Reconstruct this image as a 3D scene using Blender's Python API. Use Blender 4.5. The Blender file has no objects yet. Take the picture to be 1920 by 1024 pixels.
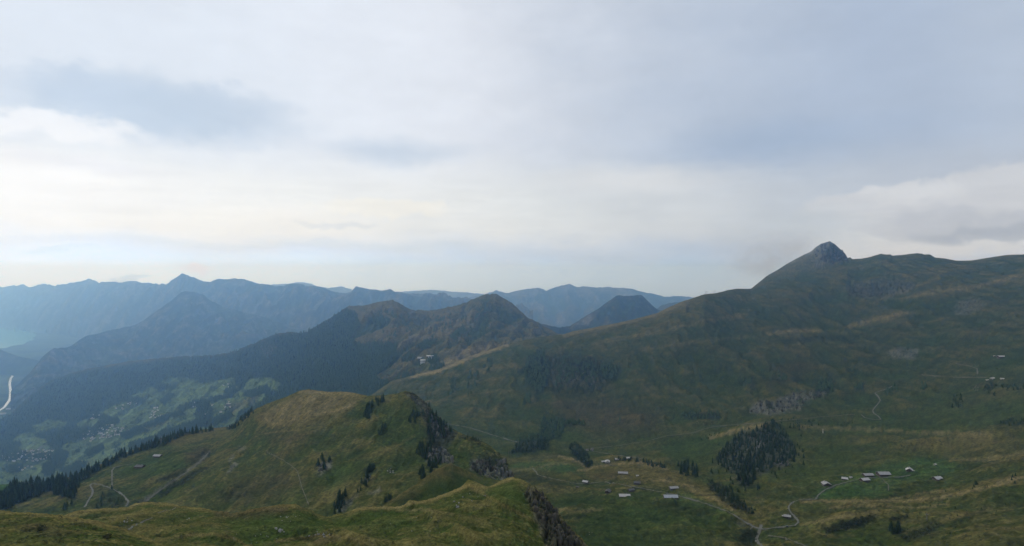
import bpy, math, random
import numpy as np
from mathutils import Vector

random.seed(7)
RNG = np.random.default_rng(11)
S = bpy.context.scene
COL = S.collection

# ------------------------------------------------------------------ camera
F, CX, CY, ZC = 1144.0, 960.0, 512.0, 1440.0          # focal length in photo pixels, eye height above the valley floor
cam = bpy.data.cameras.new('camera')
cam.sensor_width = 36.0
cam.lens = 36.0 * F / 1920.0
cam.clip_start = 1.0
cam.clip_end = 90000.0
cam_o = bpy.data.objects.new('camera', cam)
COL.objects.link(cam_o)
cam_o.location = (0, 0, ZC)
cam_o.rotation_euler = (math.radians(90), 0, 0)
S.camera = cam_o

# ------------------------------------------------------------------ sun, sky, exposure
SUN_AZ, SUN_EL = math.radians(-48), math.radians(38)
sd = Vector((math.sin(SUN_AZ) * math.cos(SUN_EL), math.cos(SUN_AZ) * math.cos(SUN_EL), math.sin(SUN_EL)))
sun = bpy.data.lights.new('sun', 'SUN')
sun.energy = 1.5
sun.angle = math.radians(10)
sun.color = (1.0, 0.97, 0.93)
sun_o = bpy.data.objects.new('sun', sun)
COL.objects.link(sun_o)
sun_o.rotation_euler = sd.to_track_quat('Z', 'Y').to_euler()
sun_o.location = (0, 0, 6000)

S.view_settings.view_transform = 'Standard'
S.view_settings.look = 'None'
S.view_settings.exposure = 0.0
S.view_settings.gamma = 1.0
S.view_settings.use_curve_mapping = False
S.cycles.use_denoising = True
S.cycles.max_bounces = 4
S.cycles.diffuse_bounces = 2
S.cycles.glossy_bounces = 1
S.cycles.transmission_bounces = 1
S.cycles.volume_bounces = 3


def s2l(c):
    out = []
    for v in c:
        v = v / 255.0
        out.append(v / 12.92 if v <= 0.04045 else ((v + 0.055) / 1.055) ** 2.4)
    return tuple(out)


class NT:
    """small helper round a node tree"""
    def __init__(self, tree):
        self.t = tree
        self.n = tree.nodes
        self.l = tree.links

    def new(self, kind, **kw):
        n = self.n.new(kind)
        for k, v in kw.items():
            setattr(n, k, v)
        return n

    def put(self, sock, v):
        if isinstance(v, bpy.types.NodeSocket):
            self.l.new(v, sock)
        elif v is not None:
            if hasattr(sock.default_value, '__len__') and len(sock.default_value) == 4 and len(v) == 3:
                v = (*v, 1.0)
            sock.default_value = v

    def math(self, op, a, b=None, c=None, clamp=False):
        n = self.new('ShaderNodeMath', operation=op, use_clamp=clamp)
        self.put(n.inputs[0], a)
        self.put(n.inputs[1], b)
        self.put(n.inputs[2], c)
        return n.outputs[0]

    def vmath(self, op, a, b=None, scale=None):
        n = self.new('ShaderNodeVectorMath', operation=op)
        self.put(n.inputs[0], a)
        if b is not None:
            self.put(n.inputs[1], b)
        if scale is not None:
            self.put(n.inputs['Scale'], scale)
        return n.outputs['Value'] if op == 'LENGTH' else n.outputs['Vector']

    def rng(self, v, a, b, c=0.0, d=1.0, kind='SMOOTHSTEP'):
        n = self.new('ShaderNodeMapRange', interpolation_type=kind)
        self.put(n.inputs['Value'], v)
        for k, x in (('From Min', a), ('From Max', b), ('To Min', c), ('To Max', d)):
            n.inputs[k].default_value = x
        return n.outputs['Result']

    def mix(self, f, a, b, blend='MIX'):
        n = self.new('ShaderNodeMix', data_type='RGBA', blend_type=blend)
        self.put(n.inputs[0], f)
        self.put(n.inputs[6], a)
        self.put(n.inputs[7], b)
        return n.outputs[2]

    def noise(self, vec, scale, detail=4.0, rough=0.55, col=False):
        n = self.new('ShaderNodeTexNoise')
        self.put(n.inputs['Vector'], vec)
        n.inputs['Scale'].default_value = scale
        n.inputs['Detail'].default_value = detail
        n.inputs['Roughness'].default_value = rough
        return n.outputs['Color'] if col else n.outputs['Fac']


def az_el(px, py):
    a = math.atan((px - CX) / F)
    return a, math.atan((CY - py) * math.cos(a) / F)


world = bpy.data.worlds.new('World')
S.world = world
world.use_nodes = True
W = NT(world.node_tree)
W.n.clear()
tc = W.new('ShaderNodeTexCoord')
sep = W.new('ShaderNodeSeparateXYZ')
W.l.new(tc.outputs['Generated'], sep.inputs[0])
az = W.math('ARCTAN2', sep.outputs[0], sep.outputs[1])
el = W.math('ARCSINE', sep.outputs[2])
cmb = W.new('ShaderNodeCombineXYZ')
W.put(cmb.inputs[0], az)
W.put(cmb.inputs[1], el)
P0 = cmb.outputs[0]
stretch = W.vmath('MULTIPLY', P0, (4.0, 8.0, 1.0))
warp_c = W.noise(stretch, 1.6, 6.0, 0.62, col=True)
warp = W.vmath('SUBTRACT', warp_c, (0.5, 0.5, 0.5))
P1 = W.vmath('ADD', P0, W.vmath('MULTIPLY', warp, (0.16, 0.055, 0.0)))
puff_c = W.noise(P0, 26.0, 6.0, 0.6, col=True)
puff = W.vmath('SUBTRACT', puff_c, (0.5, 0.5, 0.5))
bill = W.vmath('SUBTRACT', W.noise(W.vmath('MULTIPLY', P0, (1.0, 1.5, 1.0)), 11.0, 7.0, 0.55, col=True), (0.5, 0.5, 0.5))
P3 = W.vmath('ADD', P0, W.vmath('MULTIPLY', bill, (0.16, 0.11, 0.0)))
P2 = W.vmath('ADD', P1, W.vmath('MULTIPLY', puff, (0.05, 0.035, 0.0)))


big = W.vmath('SUBTRACT', W.noise(W.vmath('MULTIPLY', P0, (1.0, 1.6, 1.0)), 2.6, 5.0, 0.58, col=True), (0.5, 0.5, 0.5))
sb = W.new('ShaderNodeSeparateXYZ')
W.l.new(big, sb.inputs[0])
az_soft = W.math('ADD', az, W.math('MULTIPLY', sb.outputs[0], 0.55))


def sky_ramp(stops):
    n = W.new('ShaderNodeValToRGB')
    n.color_ramp.interpolation = 'B_SPLINE'
    W.put(n.inputs[0], W.rng(az_soft, -0.75, 0.75, kind='LINEAR'))
    els = n.color_ramp.elements
    while len(els) < len(stops):
        els.new(0.5)
    for e, (px, c) in zip(els, stops):
        e.position = (math.atan((px - CX) / F) + 0.75) / 1.5
        e.color = (*s2l(c), 1)
    return n.outputs[0]


top = sky_ramp([(0, (222, 230, 240)), (330, (228, 236, 246)), (700, (234, 240, 249)), (880, (228, 233, 242)),
                (1120, (205, 214, 227)), (1400, (181, 195, 215)), (1650, (176, 191, 213)), (1900, (188, 201, 219))])
mid = sky_ramp([(0, (254, 255, 255)), (330, (247, 249, 249)), (700, (243, 245, 245)), (960, (226, 231, 234)),
                (1150, (214, 220, 226)), (1350, (205, 212, 220)), (1600, (190, 200, 214)), (1900, (190, 198, 211))])
hor = sky_ramp([(0, (238, 245, 247)), (330, (232, 241, 244)), (700, (214, 225, 230)), (960, (196, 206, 212)),
                (1150, (180, 192, 200)), (1350, (172, 184, 192)), (1600, (200, 206, 212)), (1900, (188, 198, 210))])
sp = W.new('ShaderNodeSeparateXYZ')
W.l.new(P1, sp.inputs[0])
el1 = sp.outputs[1]
hor = W.vmath('SCALE', W.vmath('MULTIPLY', hor, (0.83, 1.01, 1.40)), scale=W.rng(el, 0.0, 0.06, 1.38, 1.0))          # horizon brightened and cooled, added to lift the haze and offset its reddening
c = W.mix(W.rng(el1, 0.0, 0.075), hor, mid)
c = W.mix(W.rng(el1, 0.115, 0.215), c, top)


def patch(c, P, px, py, rx, ry, col, strength=1.0, soft=1.0):
    a, e = az_el(px, py)
    v = W.vmath('SUBTRACT', P, (a, e, 0))
    v = W.vmath('MULTIPLY', v, (F / rx, F / ry, 0))
    f = W.rng(W.vmath('LENGTH', v), 1.0, 1.0 - soft, 0.0, strength)
    return W.mix(f, c, (*s2l(col), 1))


c = patch(c, P2, 340, 210, 260, 66, (190, 207, 226), 0.75, 0.85)
c = patch(c, P3, 220, 190, 220, 56, (194, 210, 228), 0.55, 0.6)
c = patch(c, P3, 430, 190, 120, 34, (198, 212, 229), 0.5, 0.6)
c = patch(c, P3, 150, 160, 120, 40, (196, 211, 229), 0.7, 0.8)
c = patch(c, P1, 700, 90, 420, 130, (233, 239, 248), 0.5, 0.9)
c = patch(c, P1, 745, 284, 210, 36, (196, 210, 227), 0.75, 0.95)
c = patch(c, P3, 90, 236, 150, 30, (252, 253, 255), 0.7, 0.6)
c = patch(c, P1, 30, 340, 330, 75, (255, 255, 255), 0.85, 0.9)
c = patch(c, P1, 150, 307, 150, 22, (235, 237, 244), 0.5, 1.0)
c = patch(c, P1, 480, 415, 330, 42, (251, 250, 246), 0.75, 0.9)
c = patch(c, P1, 1450, 275, 330, 70, (160, 180, 207), 0.6, 1.0)
c = patch(c, P1, 1180, 335, 300, 42, (224, 227, 230), 0.7, 0.9)
c = patch(c, P1, 1100, 478, 420, 26, (194, 206, 218), 0.4, 1.0)
c = patch(c, P1, 780, 462, 260, 16, (208, 222, 236), 0.5, 1.0)
c = patch(c, P1, 330, 452, 420, 14, (226, 236, 245), 0.5, 1.0)
c = patch(c, P1, 100, 468, 60, 9, (212, 234, 245), 0.5, 1.0)
c = patch(c, P2, 720, 392, 150, 20, (250, 248, 240), 0.7, 0.5)
c = patch(c, P2, 640, 424, 90, 8, (220, 226, 232), 0.5, 0.5)
c = patch(c, P3, 1750, 455, 260, 60, (224, 228, 232), 0.85, 0.7)
c = patch(c, P3, 1800, 378, 270, 52, (211, 215, 222), 0.9, 0.3)
c = patch(c, P3, 1700, 352, 70, 26, (216, 220, 226), 0.8, 0.4)
c = patch(c, P3, 1850, 408, 210, 30, (190, 196, 207), 0.8, 0.6)
c = patch(c, P3, 1890, 428, 150, 24, (172, 180, 193), 0.75, 0.6)
c = patch(c, P3, 1490, 430, 170, 70, (196, 205, 215), 0.8, 0.8)
c = patch(c, P2, 362, 503, 34, 12, (246, 247, 246), 0.8, 0.6)
c = patch(c, P2, 243, 521, 26, 9, (200, 215, 228), 0.7, 0.6)
fluff = W.noise(W.vmath('MULTIPLY', P0, (1.0, 2.2, 1.0)), 7.0, 8.0, 0.62)
c = W.mix(1.0, c, W.rng(fluff, 0.3, 0.7, 0.955, 1.035, 'LINEAR'), 'MULTIPLY')
streak = W.noise(W.vmath('MULTIPLY', P0, (3.0, 30.0, 1.0)), 2.2, 6.0, 0.6)
c = W.mix(W.rng(el, 0.22, 0.10, 0.04, 0.30), c, W.mix(1.0, c, W.rng(streak, 0.25, 0.75, 0.86, 1.12, 'LINEAR'), 'MULTIPLY'))
# the rest of the overcast dome, behind the view and overhead
c = W.mix(W.rng(sep.outputs[1], 0.35, 0.0), c, (0.60, 0.65, 0.72, 1))
c = W.mix(W.rng(el, 0.42, 0.8), c, (0.50, 0.57, 0.70, 1))
sky = W.new('ShaderNodeTexSky', sky_type='NISHITA')
sky.sun_disc = False
sky.sun_elevation = SUN_EL
sky.sun_rotation = SUN_AZ
bg_sky = W.new('ShaderNodeBackground')
W.l.new(sky.outputs[0], bg_sky.inputs[0])
bg_sky.inputs[1].default_value = 0.08
bg_cloud = W.new('ShaderNodeBackground')
W.l.new(c, bg_cloud.inputs[0])
bg_cloud.inputs[1].default_value = 1.0
mixs = W.new('ShaderNodeMixShader')
mixs.inputs[0].default_value = 0.93
W.l.new(bg_sky.outputs[0], mixs.inputs[1])
W.l.new(bg_cloud.outputs[0], mixs.inputs[2])
wo = W.new('ShaderNodeOutputWorld')
W.l.new(mixs.outputs[0], wo.inputs[0])
world.cycles.sampling_method = 'MANUAL'
world.cycles.sample_map_resolution = 512


# ------------------------------------------------------------------ helpers
def tag(o, label=None, cat=None, group=None, kind=None):
    if label:
        o['label'] = label
    if cat:
        o['category'] = cat
    if group:
        o['group'] = group
    if kind:
        o['kind'] = kind
    return o


def mesh_arrays(name, V, faces, mats=(), smooth=False, mat_idx=None, colors=None):
    """faces: array (M,3) or (M,4)"""
    V = np.asarray(V, dtype=np.float32)
    faces = np.asarray(faces, dtype=np.int32)
    m = bpy.data.meshes.new(name)
    m.vertices.add(len(V))
    m.vertices.foreach_set('co', V.ravel())
    k = faces.shape[1]
    m.loops.add(faces.size)
    m.loops.foreach_set('vertex_index', faces.ravel())
    m.polygons.add(len(faces))
    m.polygons.foreach_set('loop_start', np.arange(0, faces.size, k, dtype=np.int32))
    m.polygons.foreach_set('loop_total', np.full(len(faces), k, dtype=np.int32))
    if smooth:
        m.polygons.foreach_set('use_smooth', np.ones(len(faces), dtype=bool))
    if mat_idx is not None:
        m.polygons.foreach_set('material_index', np.asarray(mat_idx, dtype=np.int32))
    if colors is not None:
        a = m.color_attributes.new('cover', 'FLOAT_COLOR', 'POINT')
        c4 = np.ones((len(V), 4), dtype=np.float32)
        c4[:, :3] = colors
        a.data.foreach_set('color', c4.ravel())
    for mt in mats:
        m.materials.append(mt)
    m.update(calc_edges=True)
    return m


def link(name, mesh, parent=None):
    o = bpy.data.objects.new(name, mesh)
    COL.objects.link(o)
    if parent:
        o.parent = parent
    return o


def empty(name, loc, rz=0.0, scale=1.0):
    o = bpy.data.objects.new(name, None)
    o.empty_display_size = 2.0
    COL.objects.link(o)
    o.location = loc
    o.rotation_euler = (0, 0, rz)
    o.scale = (scale,) * 3
    return o


# numpy noise -------------------------------------------------------------
def _hash(ix, iy, iz, seed):
    h = (ix.astype(np.uint32) * np.uint32(374761393) + iy.astype(np.uint32) * np.uint32(668265263)
         + iz.astype(np.uint32) * np.uint32(2147483647 - 60493) + np.uint32((seed * 974634777 + 12345) & 0xffffffff))
    h = (h ^ (h >> np.uint32(13))) * np.uint32(1274126177)
    h = h ^ (h >> np.uint32(16))
    return h


def vnoise(x, y, seed=0):
    """2-D gradient noise, about -1..1"""
    x0 = np.floor(x); y0 = np.floor(y)
    fx = x - x0; fy = y - y0
    ix = x0.astype(np.int64); iy = y0.astype(np.int64)
    z = np.zeros_like(ix)
    ux = fx * fx * fx * (fx * (fx * 6 - 15) + 10)
    uy = fy * fy * fy * (fy * (fy * 6 - 15) + 10)
    out = 0
    res = []
    for dy in (0, 1):
        for dx in (0, 1):
            h = _hash(ix + dx, iy + dy, z, seed)
            a = h.astype(np.float64) * (2 * math.pi / 4294967296.0)
            res.append(np.cos(a) * (fx - dx) + np.sin(a) * (fy - dy))
    top_ = res[0] * (1 - ux) + res[1] * ux
    bot_ = res[2] * (1 - ux) + res[3] * ux
    return (top_ * (1 - uy) + bot_ * uy) * 1.5


def fbm(x, y, octv=5, seed=0, gain=0.5, lac=2.03):
    s = np.zeros_like(x, dtype=np.float64)
    a = 1.0
    for i in range(octv):
        s += a * vnoise(x + 17.3 * i, y - 9.1 * i, seed + i)
        x = x * lac; y = y * lac
        a *= gain
    return s


def ridged(x, y, octv=4, seed=0, gain=0.5):
    s = np.zeros_like(x, dtype=np.float64)
    a = 1.0
    for i in range(octv):
        s += a * (1 - np.abs(vnoise(x + 31.7 * i, y + 5.3 * i, seed + i)) * 2)
        x = x * 2.1; y = y * 2.1
        a *= gain
    return s


def sstep(a, b, x):
    t = np.clip((x - a) / (b - a), 0, 1)
    return t * t * (3 - 2 * t)


def poly_sd(px, py, poly):
    """signed distance to a polygon, positive inside"""
    P = np.asarray(poly, dtype=np.float64)
    d2 = np.full(px.shape, 1e18)
    ins = np.zeros(px.shape, dtype=bool)
    n = len(P)
    for i in range(n):
        ax, ay = P[i]
        bx, by = P[(i + 1) % n]
        ex, ey = bx - ax, by - ay
        L = ex * ex + ey * ey + 1e-12
        t = np.clip(((px - ax) * ex + (py - ay) * ey) / L, 0, 1)
        d2 = np.minimum(d2, (px - ax - t * ex) ** 2 + (py - ay - t * ey) ** 2)
        if ay != by:
            cond = (ay > py) != (by > py)
            ins ^= cond & (px < (bx - ax) * (py - ay) / (by - ay) + ax)
    d = np.sqrt(d2)
    return np.where(ins, d, -d)


def line_d(px, py, pts):
    d2 = np.full(px.shape, 1e18)
    for (ax, ay), (bx, by) in zip(pts[:-1], pts[1:]):
        ex, ey = bx - ax, by - ay
        L = ex * ex + ey * ey + 1e-12
        t = np.clip(((px - ax) * ex + (py - ay) * ey) / L, 0, 1)
        d2 = np.minimum(d2, (px - ax - t * ex) ** 2 + (py - ay - t * ey) ** 2)
    return np.sqrt(d2)


# albedos
GREEN = np.array((0.046, 0.074, 0.018))
MEADOW = np.array((0.055, 0.120, 0.034))
OLIVE = np.array((0.062, 0.077, 0.021))
DRY_LIT = np.array((0.150, 0.122, 0.044))  # dry grass tone, also used to paint sunlit rims
DARK = np.array((0.024, 0.034, 0.016))
FOREST = np.array((0.020, 0.031, 0.017))
ROCK = np.array((0.235, 0.225, 0.205))
BROWN = np.array((0.080, 0.060, 0.036))
SCREE = np.array((0.16, 0.155, 0.13))
FIELD = np.array((0.170, 0.240, 0.085))
TAN = np.array((0.25, 0.20, 0.095))  # bright grass tan, also the painted light along crests
GREEN, MEADOW, OLIVE, DRY_LIT, DARK, FOREST, ROCK, BROWN, SCREE, FIELD, TAN = (a_ * 0.62 for a_ in (GREEN, MEADOW, OLIVE, DRY_LIT, DARK, FOREST, ROCK, BROWN, SCREE, FIELD, TAN))
PAL = dict(green=GREEN, meadow=MEADOW, olive=OLIVE, dry=DRY_LIT, dark=DARK, forest=FOREST, rock=ROCK, brown=BROWN, scree=SCREE, field=FIELD, tan=TAN)

# ------------------------------------------------------------------ materials
def terrain_mat(name, fine, bump, rough=0.95):
    m = bpy.data.materials.new(name)
    m.use_nodes = True
    N = NT(m.node_tree)
    N.n.clear()
    at = N.new('ShaderNodeAttribute', attribute_name='cover')
    tcn = N.new('ShaderNodeTexCoord')
    v = tcn.outputs['Object']
    n1 = N.noise(v, 1.0 / fine, 5.0, 0.65)
    n2 = N.noise(v, 1.0 / (fine * 7), 3.0, 0.5)
    k = N.math('MULTIPLY', N.rng(n1, 0.3, 0.7, 0.45, 1.55, 'LINEAR'), N.rng(n2, 0.3, 0.7, 0.85, 1.15, 'LINEAR'))
    colr = N.vmath('SCALE', at.outputs['Color'], scale=k)
    b = N.new('ShaderNodeBump')
    b.inputs['Strength'].default_value = 0.7
    b.inputs['Distance'].default_value = bump
    N.l.new(n1, b.inputs['Height'])
    p = N.new('ShaderNodeBsdfPrincipled')
    p.inputs['Roughness'].default_value = rough
    p.inputs['Specular IOR Level'].default_value = 0.0
    N.l.new(colr, p.inputs['Base Color'])
    N.l.new(b.outputs[0], p.inputs['Normal'])
    o = N.new('ShaderNodeOutputMaterial')
    N.l.new(p.outputs[0], o.inputs[0])
    return m


def mat(name, c1, c2=None, scale=0.5, rough=0.85, spec=0.2, detail=4.0, metal=0.0, bump=0.0, stretch=None):
    m = bpy.data.materials.new(name)
    m.use_nodes = True
    N = NT(m.node_tree)
    N.n.clear()
    p = N.new('ShaderNodeBsdfPrincipled')
    p.inputs['Roughness'].default_value = rough
    p.inputs['Specular IOR Level'].default_value = spec
    p.inputs['Metallic'].default_value = metal
    tcn = N.new('ShaderNodeTexCoord')
    v = tcn.outputs['Object']
    if stretch:
        v = N.vmath('MULTIPLY', v, stretch)
    n = N.noise(v, scale, detail, 0.6)
    colr = N.mix(N.rng(n, 0.32, 0.68), (*c1, 1), (*(c2 or tuple(x * 0.7 for x in c1)), 1))
    N.l.new(colr, p.inputs['Base Color'])
    if bump:
        b = N.new('ShaderNodeBump')
        b.inputs['Distance'].default_value = bump
        N.l.new(n, b.inputs['Height'])
        N.l.new(b.outputs[0], p.inputs['Normal'])
    o = N.new('ShaderNodeOutputMaterial')
    N.l.new(p.outputs[0], o.inputs[0])
    return m


M_NEAR = terrain_mat('near_grass', 0.9, 0.6)
M_MID = terrain_mat('alpine_pasture', 3.5, 1.6)
M_SLOPE = terrain_mat('mountain_pasture', 8.0, 4.0)
M_FAR = terrain_mat('far_slope', 60.0, 25.0)
M_FLOOR = terrain_mat('valley_fields', 60.0, 0.5)
M_NEEDLE = mat('spruce_needles', (0.024, 0.044, 0.018), (0.044, 0.064, 0.026), 0.12, 0.9, 0.0)
def vary(m, lo, hi):
    N_ = NT(m.node_tree)
    p_ = next(n for n in N_.n if n.type == 'BSDF_PRINCIPLED')
    src = p_.inputs['Base Color'].links[0].from_socket
    oi = N_.new('ShaderNodeObjectInfo')
    N_.l.new(N_.vmath('SCALE', src, scale=N_.rng(oi.outputs['Random'], 0, 1, lo, hi, 'LINEAR')), p_.inputs['Base Color'])
vary(M_NEEDLE, 0.7, 1.4)
M_BARK = mat('spruce_bark', (0.09, 0.065, 0.045), (0.05, 0.038, 0.028), 1.5)
M_WOOD = mat('weathered_wood', (0.085, 0.055, 0.035), (0.045, 0.03, 0.02), 1.2, stretch=(1, 1, 8))
M_STONE = mat('stone_plinth', (0.11, 0.105, 0.095), (0.07, 0.068, 0.06), 1.5)
M_ROOF = mat('grey_shingles', (0.31, 0.305, 0.30), (0.23, 0.225, 0.22), 0.9, stretch=(1, 3, 3))
M_ROOF_L = mat('pale_roof', (0.42, 0.41, 0.40), (0.32, 0.315, 0.31), 0.9, stretch=(1, 3, 3))
M_ROOF_D = mat('dark_shingles', (0.10, 0.095, 0.092), (0.07, 0.066, 0.063), 0.9, stretch=(1, 3, 3))
M_ROOF_B = mat('bluish_metal_roof', (0.30, 0.32, 0.345), (0.24, 0.26, 0.28), 0.6, 0.5, 0.4)
M_ROOF_R = mat('reddish_tiles', (0.16, 0.105, 0.085), (0.11, 0.075, 0.06), 0.7)
M_PLASTER = mat('white_plaster', (0.44, 0.435, 0.42), (0.34, 0.335, 0.32), 0.4)
M_CLAD = mat('white_cladding', (0.58, 0.58, 0.57), (0.50, 0.50, 0.50), 0.1)
M_GLASS = mat('dark_panes', (0.03, 0.035, 0.045), (0.05, 0.055, 0.06), 1.0, 0.15, 0.5)
M_DOOR = mat('plank_door', (0.05, 0.035, 0.022), (0.03, 0.02, 0.014), 2.0, stretch=(6, 6, 1))
M_STEEL = mat('galvanised_steel', (0.10, 0.105, 0.11), (0.07, 0.075, 0.08), 1.0, 0.5, 0.5, metal=0.4)
M_PALE = mat('pale_timber', (0.22, 0.21, 0.185), (0.17, 0.155, 0.135), 1.0)
M_CRAG = mat('limestone', (0.155, 0.15, 0.135), (0.045, 0.05, 0.035), 0.16, 0.95, 0.1, 6.0, bump=1.0, stretch=(1, 1, 0.35))
M_CRAG_D = mat('mossy_rock', (0.085, 0.075, 0.06), (0.028, 0.03, 0.018), 0.22, 0.95, 0.1, 6.0, bump=0.8, stretch=(1, 1, 0.35))
M_BOULDER = mat('pale_boulder', (0.25, 0.25, 0.235), (0.12, 0.125, 0.105), 0.9, 0.95, 0.1, 5.0, bump=0.1)
M_GRAVEL = mat('gravel', (0.115, 0.115, 0.10), (0.078, 0.08, 0.064), 0.25)
M_TRACK = mat('worn_track', (0.10, 0.095, 0.07), (0.07, 0.07, 0.045), 0.2)
M_RIVER = mat('river_water', (0.62, 0.66, 0.64), (0.5, 0.56, 0.56), 0.01, 0.3, 0.4)
M_LAKE = mat('lake_water', (0.10, 0.40, 0.41), (0.08, 0.34, 0.37), 0.0008, 0.12, 0.5)
M_PAINT = mat('dark_car_paint', (0.03, 0.035, 0.045), (0.025, 0.03, 0.04), 1.0, 0.3, 0.5)
M_TYRE = mat('tyre_rubber', (0.02, 0.02, 0.02), (0.015, 0.015, 0.015), 3.0)

# ------------------------------------------------------------------ terrain sheets
SHEETS = {}


def pchip(T, Yk):
    """monotone cubic over uniform knots; Yk (K, C), T (R,) in 0..K-1 -> (R, C)"""
    K = Yk.shape[0]
    d = np.diff(Yk, axis=0)
    m = np.zeros_like(Yk)
    m[0] = d[0]
    m[-1] = d[-1]
    if K > 2:
        a, b = d[:-1], d[1:]
        same = (a * b) > 0
        m[1:-1] = np.where(same, 2 * a * b / np.where(same, a + b, 1), 0)
    i = np.clip(np.floor(T).astype(int), 0, K - 2)
    t = (T - i)[:, None]
    h00 = 2 * t**3 - 3 * t**2 + 1
    h10 = t**3 - 2 * t**2 + t
    h01 = -2 * t**3 + 3 * t**2
    h11 = t**3 - t**2
    return h00 * Yk[i] + h10 * m[i] + h01 * Yk[i + 1] + h11 * m[i + 1]


class Sheet:
    """One hill as a height field over (bearing, distance): control lines from the nearest foot up to the crest, then a far side."""

    def __init__(self, x0, x1, step, lines, rows, back, amp, nscale, bumps=(), gully=None, crest_keep=0.25, crest_rough=0.0,
                 seed=1, zmin=0.0, hook=None, gfar=None):
        C = np.arange(x0, x1 + step * 0.5, step, dtype=np.float64)
        K = len(lines)
        PYk = np.zeros((K, len(C)))
        LDk = np.zeros((K, len(C)))
        for k, ln in enumerate(lines):
            a = np.asarray(ln, dtype=np.float64)
            PYk[k] = np.interp(C, a[:, 0], a[:, 1])
            LDk[k] = np.log(np.interp(C, a[:, 0], a[:, 2]))
        T = np.concatenate([np.linspace(k, k + 1, rows[k], endpoint=False) for k in range(K - 1)] + [[K - 1.0]])
        PY = pchip(T, PYk)
        D = np.exp(pchip(T, LDk))
        Z = ZC - (PY - CY) / F * D
        nf = len(T)
        bd, bdrop, bn = back                     # far side: length, drop, rows
        tb = (np.arange(1, bn + 1) / bn)[:, None] ** 1.6
        Db = D[-1][None, :] + bd * tb
        Zb = Z[-1][None, :] - bdrop * (0.35 * tb + 0.65 * tb ** 0.8)
        D = np.vstack([D, Db])
        Z = np.vstack([Z, Zb])
        PX = np.broadcast_to(C[None, :], D.shape)
        X = (PX - CX) / F * D
        # relief
        tt = np.concatenate([T / (K - 1), np.ones(bn)])[:, None]
        up = np.concatenate([np.abs(np.arange(nf) - (nf - 1)), np.arange(1, bn + 1) * 4])[:, None] / 16.0
        keep = crest_keep + (1 - crest_keep) * sstep(0, 1, up)
        base = fbm(X / nscale, D / nscale, 6, seed, 0.5)
        H = amp * base
        if gully:
            ga, gx, gy = gully
            wx = X + 0.35 * gx * fbm(X / (gx * 2.2), D / (gx * 2.2), 3, seed + 50)
            H = H + ga * (ridged(wx / gx, D / gy, 4, seed + 60) - 1.0) * (sstep(gfar[0], gfar[1], D) if gfar else 1.0)
        H = H * keep
        if crest_rough:
            H = H + crest_rough * fbm(X / (crest_rough * 9), D / (crest_rough * 40), 4, seed + 90, 0.6)
        Z = Z + H
        self.C, self.nf, self.x0, self.step = C, nf, x0, step
        self.X, self.D, self.Z, self.PX = X, D, Z, PX
        for (bx, by, sx, sy, h) in bumps:
            q = self.at(bx, by)
            if q is None:
                continue
            self.Z = self.Z + h * np.exp(-((X - q[0]) / sx) ** 2 - ((D - q[1]) / sy) ** 2)
        if hook:
            self.Z = hook(self)
        self.Z = np.maximum(self.Z, zmin)
        self.H = H / max(amp, 1e-3)
        self.update()

    def update(self):
        self.PY = CY + (ZC - self.Z) * F / self.D

    def at(self, px, py):
        """nearest surface point of this hill seen at a bearing and depression, or None"""
        f = (px - self.x0) / self.step
        i = int(math.floor(f))
        if i < 0 or i >= len(self.C) - 1:
            return None
        t = f - i
        d = self.D[:self.nf, i] * (1 - t) + self.D[:self.nf, i + 1] * t
        z = self.Z[:self.nf, i] * (1 - t) + self.Z[:self.nf, i + 1] * t
        yy = CY + (ZC - z) * F / d
        hit = np.nonzero(yy <= py)[0]
        if len(hit) == 0:
            return None
        j = hit[0]
        if j == 0:
            dd = d[0]
        else:
            s = (yy[j - 1] - py) / max(yy[j - 1] - yy[j], 1e-9)
            dd = d[j - 1] + (d[j] - d[j - 1]) * s
        zz = np.interp(dd, d, z)
        return np.array(((px - CX) / F * dd, dd, zz))

    def z(self, x, y):
        px = CX + x * F / y
        f = (px - self.x0) / self.step
        i = int(np.clip(math.floor(f), 0, len(self.C) - 2))
        t = min(max(f - i, 0), 1)
        a = np.interp(y, self.D[:, i], self.Z[:, i])
        b = np.interp(y, self.D[:, i + 1], self.Z[:, i + 1])
        return a * (1 - t) + b * t

    def build(self, name, material, colors, label, cat='hill'):
        R, Cn = self.D.shape
        V = np.stack([self.X, self.D, self.Z], -1).reshape(-1, 3)
        idx = np.arange(R * Cn).reshape(R, Cn)
        q = np.stack([idx[:-1, :-1], idx[:-1, 1:], idx[1:, 1:], idx[1:, :-1]], -1).reshape(-1, 4)
        m = mesh_arrays(name, V, q, (material,), True, None, colors.reshape(-1, 3))
        o = link(name, m)
        tag(o, label, cat, None, 'structure')
        return o


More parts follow.
